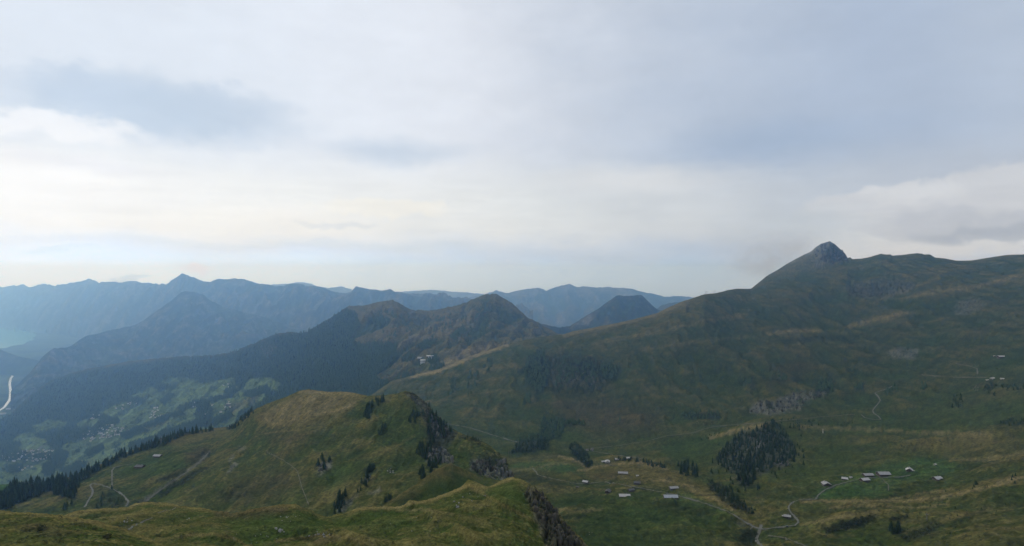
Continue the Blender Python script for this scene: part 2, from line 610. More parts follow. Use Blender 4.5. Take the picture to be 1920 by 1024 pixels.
def cover(sh, base, spots, seed, mott=18.0, wob=5.0, dryness=0.0, contour=0.5, detail=6.0, band=7.0, nz=1.0, earth=0.3, gain=1.0):
    """land cover of a hill: patches of pasture, dry grass, woods and rock with ragged edges, plus painted light on rims and shade in hollows"""
    X, D, Z, H = sh.X, sh.D, sh.Z, sh.H
    n1 = fbm(X / (mott * 6), D / (mott * 6), 5, seed + 3, 0.55)
    n2 = fbm(X / mott, D / mott, 4, seed + 13, 0.6)
    nb = fbm(X / (band * 9) + 0.02 * Z, Z / band, 3, seed + 23, 0.55)         # terracettes follow the contour
    n3 = fbm(X / detail, D / detail, 3, seed + 33, 0.6)
    wx = wob * fbm(sh.PX / 14.0, sh.PY / 10.0, 4, seed + 43, 0.6)
    wy = wob * 0.7 * fbm(sh.PX / 12.0 + 50, sh.PY / 9.0, 4, seed + 53, 0.6)
    px, py = sh.PX + wx, sh.PY + wy
    c = np.zeros(X.shape + (3,))
    c[:] = PAL[base]
    sl = np.gradient(Z, axis=0) / np.maximum(np.gradient(D, axis=0), 1e-6)
    kk_ = 4
    cv = np.zeros_like(Z)
    cv[kk_:-kk_] = sl[:-2 * kk_] - sl[2 * kk_:]
    cv2 = np.zeros_like(Z)
    cv2[10:-10] = sl[:-20] - sl[20:]
    cv = np.clip(cv / (np.std(cv) * 1.6 + 1e-6), -1, 1) * 0.6 + np.clip(cv2 / (np.std(cv2) * 1.6 + 1e-6), -1, 1) * 0.6  # curvature, used to paint convex breaks lit and hollows shaded
    f = sstep(-0.5, 0.9, 0.55 * cv + nz * (0.7 * n1 + 0.4 * n2 + 0.5 * H) + contour * nb * 0.7 + dryness)
    c = c * (1 - f[..., None]) + (0.7 * DRY_LIT + 0.3 * c) * f[..., None]
    g = sstep(0.0, 0.9, -0.55 * cv - nz * (0.8 * n1 - 0.5 * n2 + 0.5 * H) + 0.2 * n3 - 0.3 * contour * nb)
    c = c * (1 - 0.75 * g[..., None]) + 0.75 * g[..., None] * GREEN
    b = sstep(0.35, 0.9, fbm(X / (mott * 3), D / (mott * 3), 4, seed + 73) + 0.4 * n2)
    c = c * (1 - earth * b[..., None]) + earth * b[..., None] * BROWN
    for kind, poly, soft, st in spots:
        if kind.startswith('line:'):  # dry and tan strokes paint lit rims along crests and breaks
            kk = kind[5:]
            d = line_d(px, py, poly)
            w = st * sstep(soft, soft * 0.25, d)
        else:
            kk = kind
            sd_ = poly_sd(px, py, poly)
            w = st * sstep(-soft, soft, sd_)
        if kk == 'rock':
            w = w * sstep(-0.55, 0.25, n2 + 0.8 * n3 + 0.3)
        elif kk == 'cliff':
            kk = 'rock'
            w = w * sstep(0.1, 0.8, n2 + 0.6 * n3)
        elif kk in ('dry', 'meadow', 'green', 'brown', 'field', 'tan'):
            w = w * (0.72 + 0.28 * sstep(-0.5, 0.5, n2 + 0.5 * nb))
        w = w[..., None]
        c = c * (1 - w) + PAL[kk] * w
    k = 1 + 0.30 * np.clip(n3, -1, 1) + 0.16 * np.clip(cv, -1, 1) + 0.20 * np.clip(nb, -1, 1) * contour + 0.10 * np.clip(n2, -1, 1)  # cv lightens rims and darkens hollows, shading put into the colour
    return np.clip(c * k[..., None] * gain, 0.006, 0.8)


def scale_line(ln, dpy, kd):
    return [(p[0], p[1] + dpy, p[2] * kd) for p in ln]


# ---- valley floor, lake and far ranges -----------------------------------
def floor_d(py):
    return ZC * F / (py - CY)


g_x = np.concatenate([np.linspace(-20000, -9000, 24)[:-1], np.linspace(-9000, 3000, 241), np.linspace(3000, 20000, 24)[1:]])
g_y = np.concatenate([[-2600, -1000, 200], np.linspace(1500, 17000, 311), np.linspace(17000, 20900, 10)[1:]])
GX, GY = np.meshgrid(g_x, g_y)
ncell = vnoise(np.round(GX / 160 + 0.2 * vnoise(GX / 700, GY / 700, 5)) * 3.71, np.round(GY / 260) * 2.93, 77)
gcol = GREEN * 1.1 + np.clip(ncell, -1, 1)[..., None] * np.array((0.03, 0.025, 0.012)) + 0.012
gcol = np.where((fbm(GX / 900, GY / 900, 4, 91) > 0.30)[..., None], FOREST, gcol)
rv_px = [(-40, 790), (-5, 772), (8, 764), (18, 750), (20, 735), (18, 720), (20, 710), (25, 703), (22, 697), (12, 693), (-8, 690)]
V = np.stack([GX, GY, np.zeros_like(GX)], -1).reshape(-1, 3)
idx = np.arange(GX.size).reshape(GX.shape)
q = np.stack([idx[:-1, :-1], idx[:-1, 1:], idx[1:, 1:], idx[1:, :-1]], -1).reshape(-1, 4)
o = link('ground', mesh_arrays('ground', V, q, (M_FLOOR,), False, None, np.clip(gcol, 0.01, 0.5).reshape(-1, 3)))
tag(o, 'flat green valley floor with fields far below', 'ground', None, 'structure')

lake_px = [(-330, 654), (-60, 656), (-20, 652), (10, 653), (24, 648), (44, 646), (50, 641), (66, 637), (60, 633), (72, 629), (62, 624), (40, 620), (20, 617), (-60, 611), (-330, 606)]
lv = [((px - CX) / F * floor_d(py), floor_d(py), 0.6) for px, py in lake_px]
me = bpy.data.meshes.new('lake')
me.from_pydata(lv, [], [list(range(len(lv)))])
me.materials.append(M_LAKE)
tag(link('lake', me), 'pale turquoise lake in the hazy valley at the left edge', 'lake', None, 'structure')


def ribbon(name, pts, zfun, w, material, lift, label, cat, step=None):
    """strip of constant width laid on the ground along world points"""
    P = np.asarray(pts, dtype=np.float64)[:, :2]
    seg = np.hypot(*np.diff(P, axis=0).T)
    s = np.concatenate([[0], np.cumsum(seg)])
    n = max(4, int(s[-1] / (step or max(w, 2.0))))
    u = np.linspace(0, s[-1], n)
    Q = np.stack([np.interp(u, s, P[:, 0]), np.interp(u, s, P[:, 1])], -1)
    for _ in range(3):
        Q[1:-1] = 0.25 * Q[:-2] + 0.5 * Q[1:-1] + 0.25 * Q[2:]
    t = np.gradient(Q, axis=0)
    t /= np.hypot(t[:, 0], t[:, 1])[:, None] + 1e-9
    nrm = np.stack([-t[:, 1], t[:, 0]], -1)
    offs = (-0.5, -0.17, 0.17, 0.5)
    V = []
    wv = w * (1 + 0.15 * np.sin(u / (w * 5.0)) * RNG.uniform(0.3, 1.0))
    for k in range(n):
        for f in offs:
            x, y = Q[k] + nrm[k] * wv[k] * f
            V.append((x, y, zfun(x, y) + lift))
    V = np.array(V)
    m = len(offs)
    idx = np.arange(n * m).reshape(n, m)
    q = np.stack([idx[:-1, :-1], idx[1:, :-1], idx[1:, 1:], idx[:-1, 1:]], -1).reshape(-1, 4)
    o = link(name, mesh_arrays(name, V, q, (material,), True))
    return tag(o, label, cat, None, 'structure')


rp = [((px - CX) / F * floor_d(py), floor_d(py)) for px, py in rv_px]
ribbon('river', rp, lambda x, y: 0.0, 24.0, M_RIVER, 0.5, 'pale straight river bending across the valley floor at the left', 'river')

# far pale range
ln1 = [(380, 545, 18600), (480, 541, 18600), (515, 533, 18600), (540, 532, 18600), (560, 528.5, 18600), (572, 529, 18600), (590, 534.5, 18600),
       (615, 540, 18600), (640, 537, 18600), (655, 541, 18600), (675, 548, 18600), (720, 549, 18600), (750, 547, 18600), (780, 545, 18600),
       (806, 543.5, 18600), (840, 546, 18600), (880, 549, 18600), (920, 552, 18600), (1000, 556, 18600), (1100, 565, 18600)]
s = Sheet(380, 1100, 2.5, [[(0, 575, 17000), (1200, 575, 17000)], ln1], [20], (1300, 700, 6), 45, 700, seed=3, crest_rough=10, gully=(45, 500, 1900))
s.build('mountain', M_FAR, cover(s, 'forest', [('cliff', [(-300, 450), (1700, 450), (1700, 850), (-300, 850)], 5, 0.4)], 5, 400, detail=150, band=80), 'palest mountain range on the far skyline', 'mountain')

# blue range right of centre
ln2 = [(840, 572, 14300), (880, 557, 14500), (905, 553, 14600), (915, 549.7, 14600), (928, 545.6, 14600), (940, 547, 14600), (960, 546.5, 14600),
       (987, 543, 14600), (1012, 537.5, 14600), (1023, 540, 14600), (1047, 536, 14600), (1058, 534.5, 14600), (1068, 532.8, 14600), (1083, 538, 14600),
       (1110, 536, 14600), (1135, 539, 14600), (1162, 539.6, 14600), (1187, 543, 14600), (1206, 545.6, 14600), (1222, 548, 14600),
       (1244, 554.4, 14600), (1302, 557, 14700), (1380, 559, 15000), (1500, 562, 15400)]
s = Sheet(840, 1500, 2.2, [[(800, 625, 11800), (1500, 625, 11800)], scale_line(ln2, 34, 0.93), ln2], [18, 22], (2500, 900, 6), 50, 800, seed=13,
          crest_rough=9, gully=(110, 600, 2200))
s.build('mountain', M_FAR, cover(s, 'forest', [('cliff', [(-300, 450), (1700, 450), (1700, 850), (-300, 850)], 5, 0.4)], 15, 400, detail=120, band=80), 'blue mountain range behind the flat topped hill', 'mountain')

# long range on the left
cr3 = [(-140, 536), (-60, 534), (0, 538.8), (22, 536), (44, 532.5), (56, 539.4), (70, 534), (82, 531), (102, 536.6), (117, 532.8), (147, 529), (158, 525),
       (168, 521.9), (176, 525.5), (186, 528.7), (210, 527.3), (227, 530), (247, 526.5), (273, 530), (290, 530.6), (309, 532.5), (320, 527),
       (333, 518.5), (346, 512), (356, 517), (366, 521.8), (388, 528.7), (410, 522.4), (425, 523.5), (437, 522.5), (459, 523.8), (480, 528.7), (496, 533.3),
       (518, 536), (540, 533), (559, 532), (575, 537), (600, 538), (627, 545.6), (649, 550.6), (660, 545.6), (664, 538), (668.7, 535.5), (677, 537), (693, 541.5), (715, 544.8),
       (731, 541), (742, 546.5), (764, 551), (792, 549), (824, 554), (857, 559), (876, 563), (930, 575), (1000, 590)]


def d3(px):
    return float(np.interp(px, [-140, 0, 100, 200, 346, 500, 660, 877, 1000], [19500, 18300, 16800, 15000, 12800, 11900, 11000, 10700, 10500]))


def b3(px):
    return float(np.interp(px, [-140, 0, 100, 200, 350, 600, 1000], [17000, 15800, 14300, 12600, 10300, 9300, 9000]))


ln3 = [(a, b, d3(a)) for a, b in cr3]
pts = np.arange(-140, 1001, 20)
mid3 = [(p, np.interp(p, [x[0] for x in cr3], [x[1] for x in cr3]) * 0.35 + 583 * 0.65, d3(p) * 0.93) for p in pts]
low3 = [(p, CY + F * (ZC - 230) / (b3(p) * 1.02), b3(p) * 1.02) for p in pts]
foot3 = [(p, CY + F * (ZC + 5) / b3(p), b3(p)) for p in pts]
s = Sheet(-140, 1000, 2.2, [foot3, low3, mid3, ln3], [10, 40, 40], (2500, 1000, 6), 55, 700, seed=23, crest_rough=7, gully=(150, 420, 1900), crest_keep=0.15)
sp3 = [('cliff', [(-300, 450), (1700, 450), (1700, 850), (-300, 850)], 5, 0.4), ('green', [(200, 560), (260, 540), (300, 560), (240, 585)], 15, 0.5), ('rock', [(215, 545), (250, 535), (262, 548), (225, 570)], 8, 0.35),
       ('rock', [(500, 585), (545, 578), (560, 590), (520, 600)], 6, 0.4)]
s.build('mountain', M_FAR, cover(s, 'forest', sp3, 25, 260, detail=90, band=60, dryness=-0.35), 'long hazy blue range with one sharp pyramid peak', 'mountain')

# wooded blue spur
ln4 = [(20, 735, 6500), (60, 695, 6900), (78, 671, 7000), (93, 658, 7000), (101, 653, 7050), (115, 651, 7100), (128, 652, 7150), (147, 638.6, 7200), (164, 630, 7250),
       (180, 626, 7280), (197, 622, 7300), (219, 617, 7400), (246, 611, 7500), (271, 600, 7600), (295, 582.6, 7700), (320, 564.8, 7850), (339, 548.4, 8000),
       (350, 545.3, 8050), (366, 545.8, 8050), (380, 552.5, 8050), (396, 565, 8050), (427, 578, 8100), (470, 588, 8200), (520, 602, 8300),
       (600, 628, 8300), (700, 660, 8300)]
mid4 = [(20, 765, 6000), (60, 740, 6300), (130, 690, 6700), (200, 668, 6800), (300, 650, 7000), (360, 635, 7200), (450, 645, 7300), (600, 665, 7400), (700, 690, 7400)]
foot4 = [(20, 790, 5700), (60, 770, 5900), (130, 755, 6100), (300, 745, 6200), (450, 740, 6300), (700, 740, 6500)]
ln4, mid4, foot4 = ([(a_, b_, d_ * float(np.interp(a_, [60, 220], [1.0, 1.2]))) for a_, b_, d_ in l_] for l_ in (ln4, mid4, foot4))
s = Sheet(20, 700, 1.8, [foot4, mid4, ln4], [40, 55], (1500, 700, 6), 22, 260, seed=33, crest_rough=3, gully=(60, 260, 900), crest_keep=0.2)
sp4 = [('cliff', [(-300, 450), (1700, 450), (1700, 850), (-300, 850)], 5, 0.4), ('rock', [(255, 680), (285, 672), (300, 690), (262, 700)], 6, 0.5), ('rock', [(140, 680), (160, 674), (170, 684), (150, 692)], 5, 0.3),
       ('scree', [(385, 655), (405, 648), (420, 655), (395, 660)], 5, 0.5), ('green', [(420, 640), (470, 630), (480, 645), (430, 655)], 8, 0.4),
       ('rock', [(92, 656), (108, 656), (112, 680), (98, 678)], 5, 0.25)]
s.build('mountain', M_FAR, cover(s, 'forest', sp4, 35, 140, detail=26, band=40, dryness=-0.7), 'rounded blue wooded peak before the long range', 'mountain')
SHEETS['spur'] = s

# low wooded hill by the lake
ln5 = [(-160, 640, 9300), (-60, 648, 9200), (0, 655, 9000), (16, 662, 8950), (35, 668, 8900), (68, 675, 8800), (100, 684, 8600), (140, 705, 8300)]
ft5 = [(-160, 697, 8900), (0, 703, 8600), (68, 706, 8450), (140, 712, 8200)]
s = Sheet(-160, 140, 2.0, [ft5, ln5], [26], (700, 330, 5), 14, 200, seed=43, crest_rough=3)
s.build('hill', M_FAR, cover(s, 'forest', [('meadow', [(20, 690), (60, 684), (70, 690), (30, 696)], 4, 0.4)], 45, 140, detail=26, band=40, dryness=-0.8),
        'low wooded hill in front of the lake', 'hill')

# flat topped hill in the gap
ln6 = [(985, 605, 5600), (1010, 606, 5700), (1030, 611, 5800), (1050, 613, 5900), (1068, 612, 6200), (1097, 593.5, 6400), (1124, 577, 6450), (1146, 562, 6500),
       (1155, 554.5, 6500), (1161, 553, 6500), (1170, 554.6, 6500), (1179, 554.5, 6500), (1200.7, 552.8, 6500), (1205, 555, 6500), (1211.6, 560.7, 6500), (1222.6, 571.6, 6500),
       (1233.5, 580, 6500), (1250, 586, 6500), (1330, 600, 6500)]
s = Sheet(985, 1330, 1.8, [[(900, 665, 5000), (1400, 665, 5000)], scale_line(ln6, 26, 0.94), ln6], [12, 30], (1200, 600, 6), 12, 200, seed=53, crest_rough=2.5, gully=(26, 160, 900), crest_keep=0.2)
s.build('hill', M_FAR, cover(s, 'forest', [('rock', [(1085, 603), (1105, 592), (1112, 606), (1090, 612)], 5, 0.5)], 55, 90, detail=24, band=30, dryness=-0.5),
        'flat topped blue grey hill framed in the gap', 'hill')
ln6b = [(1215, 592, 9000), (1233, 578, 9000), (1240, 573, 9000), (1255, 569, 9000), (1270, 567, 9000), (1300, 566, 9000), (1380, 580, 9000)]
s = Sheet(1215, 1380, 2.2, [[(1200, 640, 8000), (1400, 640, 8000)], ln6b], [24], (900, 500, 5), 14, 260, seed=63, crest_rough=3, gully=(30, 200, 900))
s.build('hill', M_FAR, cover(s, 'forest', [], 65, 120, detail=30, band=40, dryness=-0.5), 'small dark ridge just right of the flat topped hill', 'hill')

# double peaked mountain in the middle distance with wooded flank
ln7 = [(-60, 812, 4200), (0, 786, 4600), (20, 776, 4800), (60, 738, 5200), (100, 710, 5500), (150, 694, 5800), (250, 676, 5800), (330, 669, 5700), (380, 667, 5500),
       (421, 663, 5300), (443, 658, 5100), (480, 642, 4900), (518, 626, 4700), (540, 623, 4650), (565, 624, 4500), (578, 621, 4450), (589, 614, 4400), (617, 598, 4350),
       (644, 579, 4300), (655, 574, 4300), (688, 571.5, 4200), (718, 565, 4150), (737, 563, 4100), (747, 567.5, 4100), (767, 580, 4200), (794, 582.6, 4300),
       (814, 582, 4350), (849, 573, 4350), (874, 567, 4300), (893, 558, 4250), (905, 553, 4200), (912, 551.5, 4200), (918, 553, 4200), (925, 551.5, 4200), (931, 551.7, 4200), (945, 559, 4180), (960, 569, 4150), (974, 581, 4100),
       (990, 596, 4050), (1015, 607, 4000), (1034, 617, 3950), (1050, 625, 3900), (1090, 645, 3800)]
md7 = [(-60, 850, 3700), (100, 770, 4600), (250, 735, 4800), (400, 712, 4600), (480, 690, 4300), (560, 668, 4050), (640, 640, 3800), (700, 630, 3650), (760, 625, 3600), (850, 618, 3650),
       (920, 600, 3750), (1000, 625, 3650), (1090, 655, 3450)]
lo7 = [(-60, 880, 3200), (100, 830, 3700), (250, 800, 3700), (400, 765, 3550), (520, 735, 3300), (650, 705, 3050), (750, 690, 2850), (800, 678, 2850), (860, 660, 2950), (920, 648, 3050), (1000, 650, 3100), (1090, 665, 3000)]
ft7 = [(-60, 960, 2500), (100, 900, 2800), (250, 862, 2900), (400, 822, 2850), (520, 790, 2600), (650, 765, 2450), (750, 738, 2450), (850, 705, 2550), (950, 690, 2550), (1090, 690, 2550)]
dp7 = [(-60, 1080, 1800), (300, 960, 2200), (700, 870, 1900), (1090, 760, 2300)]
s7b = [(720, 640, 60, 200, 15)]
S6 = Sheet(-60, 1090, 1.7, [dp7, ft7, lo7, md7, ln7], [10, 66, 60, 56], (1100, 520, 6), 16, 170, seed=73, crest_rough=1.6, gully=(30, 130, 520), crest_keep=0.2, bumps=s7b)
WOOD_MAIN = [(-60, 806), (20, 778), (60, 740), (100, 712), (150, 696), (330, 671), (421, 666), (480, 645), (518, 628), (565, 625), (589, 616), (617, 600), (650, 579), (668, 590), (676, 612), (655, 635),
             (690, 655), (735, 652), (746, 670), (725, 690), (700, 706), (735, 722), (770, 712), (790, 735), (800, 770), (600, 800), (430, 830), (250, 870), (-60, 990)]
MEADOWS = [[(458, 727), (470, 714), (484, 708), (507, 710), (524, 719), (517, 732), (492, 734), (470, 738)],
           [(338, 752), (362, 732), (392, 718), (436, 711), (440, 731), (428, 741), (402, 746), (365, 757)],
           [(284, 778), (310, 743), (338, 725), (366, 717), (390, 728), (356, 752), (334, 763), (312, 776)],
           [(250, 812), (280, 785), (328, 765), (376, 754), (374, 784), (346, 797), (304, 808), (262, 828)],
           [(382, 773), (402, 749), (428, 749), (428, 772), (402, 778)], [(374, 806), (384, 781), (442, 776), (438, 806)],
           [(420, 750), (455, 733), (498, 729), (488, 756), (450, 772), (434, 788), (420, 772)],
           [(-60, 910), (-20, 866), (30, 864), (70, 862), (120, 864), (160, 848), (215, 834), (268, 812), (240, 850), (180, 875), (132, 892), (50, 906), (-60, 935)],
           [(112, 866), (126, 834), (178, 818), (238, 814), (296, 791), (268, 820), (214, 845), (150, 868)],
           [(188, 812), (208, 788), (252, 766), (294, 764), (276, 793), (238, 812)], [(34, 842), (50, 818), (84, 824), (102, 848), (62, 854)],
           [(220, 788), (252, 764), (306, 752), (290, 774), (252, 790)], [(184, 774), (235, 753), (256, 760), (208, 782)],
           [(140, 796), (160, 786), (190, 786), (176, 798), (150, 802)], [(255, 766), (285, 742), (318, 730), (300, 752), (270, 770)], [(330, 722), (350, 712), (372, 712), (350, 724)]]
MEADOWS += [[(60, 800), (90, 788), (128, 792), (110, 806), (70, 810)], [(20, 830), (36, 812), (70, 812), (52, 826)], [(245, 744), (275, 728), (298, 730), (270, 746)], [(300, 718), (322, 706), (344, 710), (322, 722)]]
MEADOWS = [[(sum(p[0] for p in m) / len(m) * -0.10 + x * 1.10, sum(p[1] for p in m) / len(m) * -0.12 + y * 1.12) for x, y in m] for m in MEADOWS]
STRIPS = [[(330, 764), (362, 753), (436, 738), (438, 745), (400, 753), (340, 772)], [(370, 762), (392, 748), (398, 775), (396, 800), (372, 800), (366, 780)], [(395, 788), (430, 775), (438, 780), (402, 800)],
          [(262, 802), (300, 783), (345, 768), (344, 776), (285, 800)], [(455, 740), (500, 725), (508, 732), (470, 747)], [(225, 816), (262, 800), (270, 808), (240, 824)], [(98, 862), (112, 845), (128, 850), (115, 886)],
          [(118, 884), (150, 866), (162, 872), (130, 898)], [(78, 872), (104, 868), (100, 890), (84, 892)], [(300, 752), (318, 738), (326, 742), (308, 758)], [(190, 800), (220, 784), (224, 790), (196, 808)], [(340, 800), (372, 790), (372, 800), (345, 806)],
          [(10, 878), (40, 874), (44, 880), (14, 886)], [(160, 848), (190, 836), (196, 841), (166, 856)], [(420, 735), (436, 722), (442, 730), (428, 742)], [(240, 836), (262, 826), (268, 832), (246, 846)]]
sp6 = [('forest', WOOD_MAIN, 5, 1.0), ('tan', [(768, 708), (800, 690), (850, 664), (880, 651), (950, 642), (957, 652), (890, 670), (840, 694), (790, 708)], 4, 0.8)] + [('field', m, 3, 0.95) for m in MEADOWS] + [('forest', m, 2.5, 0.9) for m in STRIPS] + [
    ('dry', [(424, 775), (440, 755), (486, 740), (482, 754), (445, 770), (436, 784)], 4, 0.7),
    ('dry', [(255, 812), (300, 788), (320, 790), (280, 810)], 4, 0.5), ('dry', [(130, 880), (150, 868), (175, 860), (165, 872)], 4, 0.5),
    ('rock', [(486, 650), (505, 640), (518, 652), (505, 668), (488, 664)], 5, 0.6), ('rock', [(412, 680), (424, 676), (428, 690), (415, 694)], 4, 0.4),
    ('rock', [(440, 682), (448, 680), (450, 692), (442, 692)], 3, 0.5),
    ('dry', [(655, 578), (700, 575), (737, 568), (760, 584), (720, 590), (690, 598)], 6, 0.6), ('tan', [(690, 640), (740, 605), (830, 590), (880, 580), (900, 600), (860, 630), (780, 640), (720, 655)], 10, 0.4),
    ('forest', [(690, 598), (715, 592), (730, 600), (712, 615)], 5, 0.7), ('forest', [(782, 648), (805, 640), (812, 648), (790, 656)], 4, 0.8),
    ('forest', [(842, 628), (868, 612), (876, 622), (852, 640)], 4, 0.6), ('dark', [(893, 590), (915, 575), (925, 585), (900, 605)], 5, 0.5),
    ('forest', [(665, 650), (700, 640), (745, 645), (740, 668), (700, 672)], 5, 0.7),
    ('meadow', [(760, 690), (790, 682), (815, 685), (800, 698), (765, 700)], 4, 0.35), ('dry', [(732, 700), (760, 685), (800, 690), (770, 706)], 4, 0.5)]
S6.build('mountain', M_SLOPE, cover(S6, 'olive', sp6, 75, 70, 4.0, 0.3, 0.4, 16, 18), 'double topped mountain with dark wooded flank and brown pasture', 'mountain')
SHEETS['twin'] = S6

# ---- big right-hand mountain with its high valley --------------------------------------
ln8 = [(690, 745, 2250), (735, 714, 2300), (780, 703, 2350), (830, 690, 2420), (880, 668, 2500), (920, 655, 2560), (950, 646, 2600), (980, 638, 2640), (1010, 632, 2680), (1040, 629, 2700),
       (1054, 627.7, 2700), (1075, 621, 2700), (1113, 614, 2680), (1151, 607, 2650), (1192, 598, 2620), (1233, 586.7, 2600), (1255, 575.7, 2600), (1277, 566, 2600), (1304, 557.4, 2600),
       (1321, 551.7, 2620), (1343, 549.7, 2650), (1365, 544, 2720), (1381, 541.5, 2780), (1408, 541.5, 2950), (1425, 528, 3120), (1440, 515.7, 3300), (1456, 507.5, 3450), (1475, 495, 3600), (1500, 481.5, 3750),
       (1522, 470.6, 3850), (1530, 463, 3880), (1538, 458, 3900), (1556, 452, 3900), (1566, 458, 3870), (1577, 468, 3800), (1585, 476, 3700), (1589, 484, 3550), (1594, 482, 3400), (1598, 485.8, 3300), (1615, 485, 3200),
       (1626, 483, 3150), (1634, 481, 3120), (1652, 475.7, 3050), (1662, 477.5, 3020), (1670, 476.5, 3000), (1672, 479.3, 3000), (1691, 478, 2970), (1719, 474.7, 2920), (1728, 475.5, 2910), (1733, 477.5, 2900), (1743, 476.6, 2890), (1753, 483, 2880), (1773, 484.8, 2870),
       (1793, 489, 2860), (1823, 488.2, 2830), (1850, 483.7, 2800), (1888, 478, 2740), (1920, 477, 2700), (2100, 470, 2500)]
up8 = [(690, 758, 2130), (780, 715, 2240), (840, 702, 2280), (950, 664, 2420), (1055, 645, 2520), (1150, 626, 2460), (1250, 596, 2420), (1321, 572, 2430), (1400, 562, 2600), (1440, 548, 2720), (1500, 525, 2850), (1540, 506, 2980), (1580, 498, 3000),
       (1610, 499, 2960), (1652, 491, 2880), (1750, 500, 2680), (1820, 503, 2600), (1920, 494, 2480), (2100, 485, 2300)]
md8 = [(690, 775, 1960), (840, 742, 2030), (950, 715, 2080), (1055, 704, 2120), (1150, 702, 2080), (1250, 684, 2040), (1350, 664, 2040), (1440, 645, 2100), (1556, 615, 2230), (1652, 605, 2200), (1750, 598, 2080), (1920, 585, 1900), (2100, 575, 1780)]
ft8 = [(690, 800, 1720), (840, 793, 1660), (960, 826, 1520), (1060, 836, 1480), (1150, 832, 1460), (1250, 814, 1500), (1350, 797, 1500), (1440, 782, 1500), (1600, 770, 1500), (1700, 762, 1460), (1800, 752, 1400), (1920, 735, 1300), (2100, 715, 1200)]
n18 = [(690, 850, 1330), (840, 858, 1280), (960, 878, 1200), (1060, 872, 1200), (1150, 880, 1140), (1250, 892, 1060), (1330, 900, 1010), (1440, 876, 1030), (1550, 895, 930), (1650, 888, 920), (1750, 876, 930), (1850, 862, 910), (1920, 848, 890), (2100, 830, 850)]
n28 = [(690, 930, 930), (960, 945, 890), (1150, 935, 870), (1257, 934, 860), (1350, 950, 800), (1415, 982, 745), (1500, 962, 760), (1600, 945, 760), (1700, 935, 770), (1800, 918, 760), (1920, 902, 720), (2100, 890, 690)]
n38 = [(690, 1030, 680), (960, 1030, 700), (1150, 1030, 690), (1300, 1036, 660), (1420, 1044, 640), (1550, 1036, 600), (1700, 1030, 560), (1800, 1028, 520), (1920, 1026, 480), (2100, 1024, 450)]
n48 = [(690, 1230, 430), (1300, 1230, 420), (1920, 1200, 300), (2100, 1200, 290)]
bm8 = [(1035, 842, 75, 55, 16), (1165, 868, 95, 40, 13), (1275, 905, 70, 45, 9), (1425, 812, 70, 60, 26), (1500, 800, 80, 50, 8), (1560, 985, 30, 26, 6), (1620, 975, 34, 18, 5),
       (1780, 830, 60, 40, 7), (1860, 815, 50, 40, 9), (1880, 880, 50, 40, 7), (1830, 940, 40, 30, 6), (1700, 975, 40, 25, 5), (1405, 1005, 18, 24, -8), (1455, 958, 40, 40, 4)]
KNOLL = [(1341, 868), (1350, 848), (1372, 825), (1392, 812), (1420, 806), (1436, 796), (1450, 812), (1478, 818), (1490, 842), (1494, 866), (1460, 870), (1440, 885), (1420, 893), (1400, 918), (1384, 908), (1378, 890), (1362, 880)]


def hook8(sh):
    Z = sh.Z
    PYl = CY + (ZC - Z) * F / sh.D
    # hummocky pasture on the near right, rock steps on the slope
    near = sstep(1500, 900, sh.D)
    Z = Z + near * 2.6 * ridged(sh.X / 55, sh.D / 38, 3, 801) + near * 1.2 * fbm(sh.X / 14, sh.D / 12, 3, 811)
    Z = Z + sstep(1300, 1700, sh.D) * sstep(3600, 2900, sh.D) * (np.arange(sh.D.shape[0]) < sh.nf - 12)[:, None] * (1.3 * ridged(sh.X / 48, sh.D / 80, 4, 841) + 1.2 * fbm(sh.X / 18, sh.D / 30, 3, 851))
    w = sstep(-2, 8, poly_sd(sh.PX, PYl, [(1500, 500), (1535, 455), (1556, 445), (1592, 480), (1592, 500), (1550, 510)]))
    Z = Z + w * 14 * (ridged(sh.X / 42, sh.D / 150, 4, 861) - 0.9) * sstep(0, 3, np.abs(np.arange(sh.D.shape[0]) - sh.nf))[:, None]
    for poly, h in ((CLIFF_A, 14), (CLIFF_B, 16), (CLIFF_C, 18)):
        w = sstep(-5, 6, poly_sd(sh.PX, PYl, poly))
        Z = Z + w * h * (ridged(sh.X / 16, sh.D / 60, 4, 821) - 0.9) * 0.5
    return Z


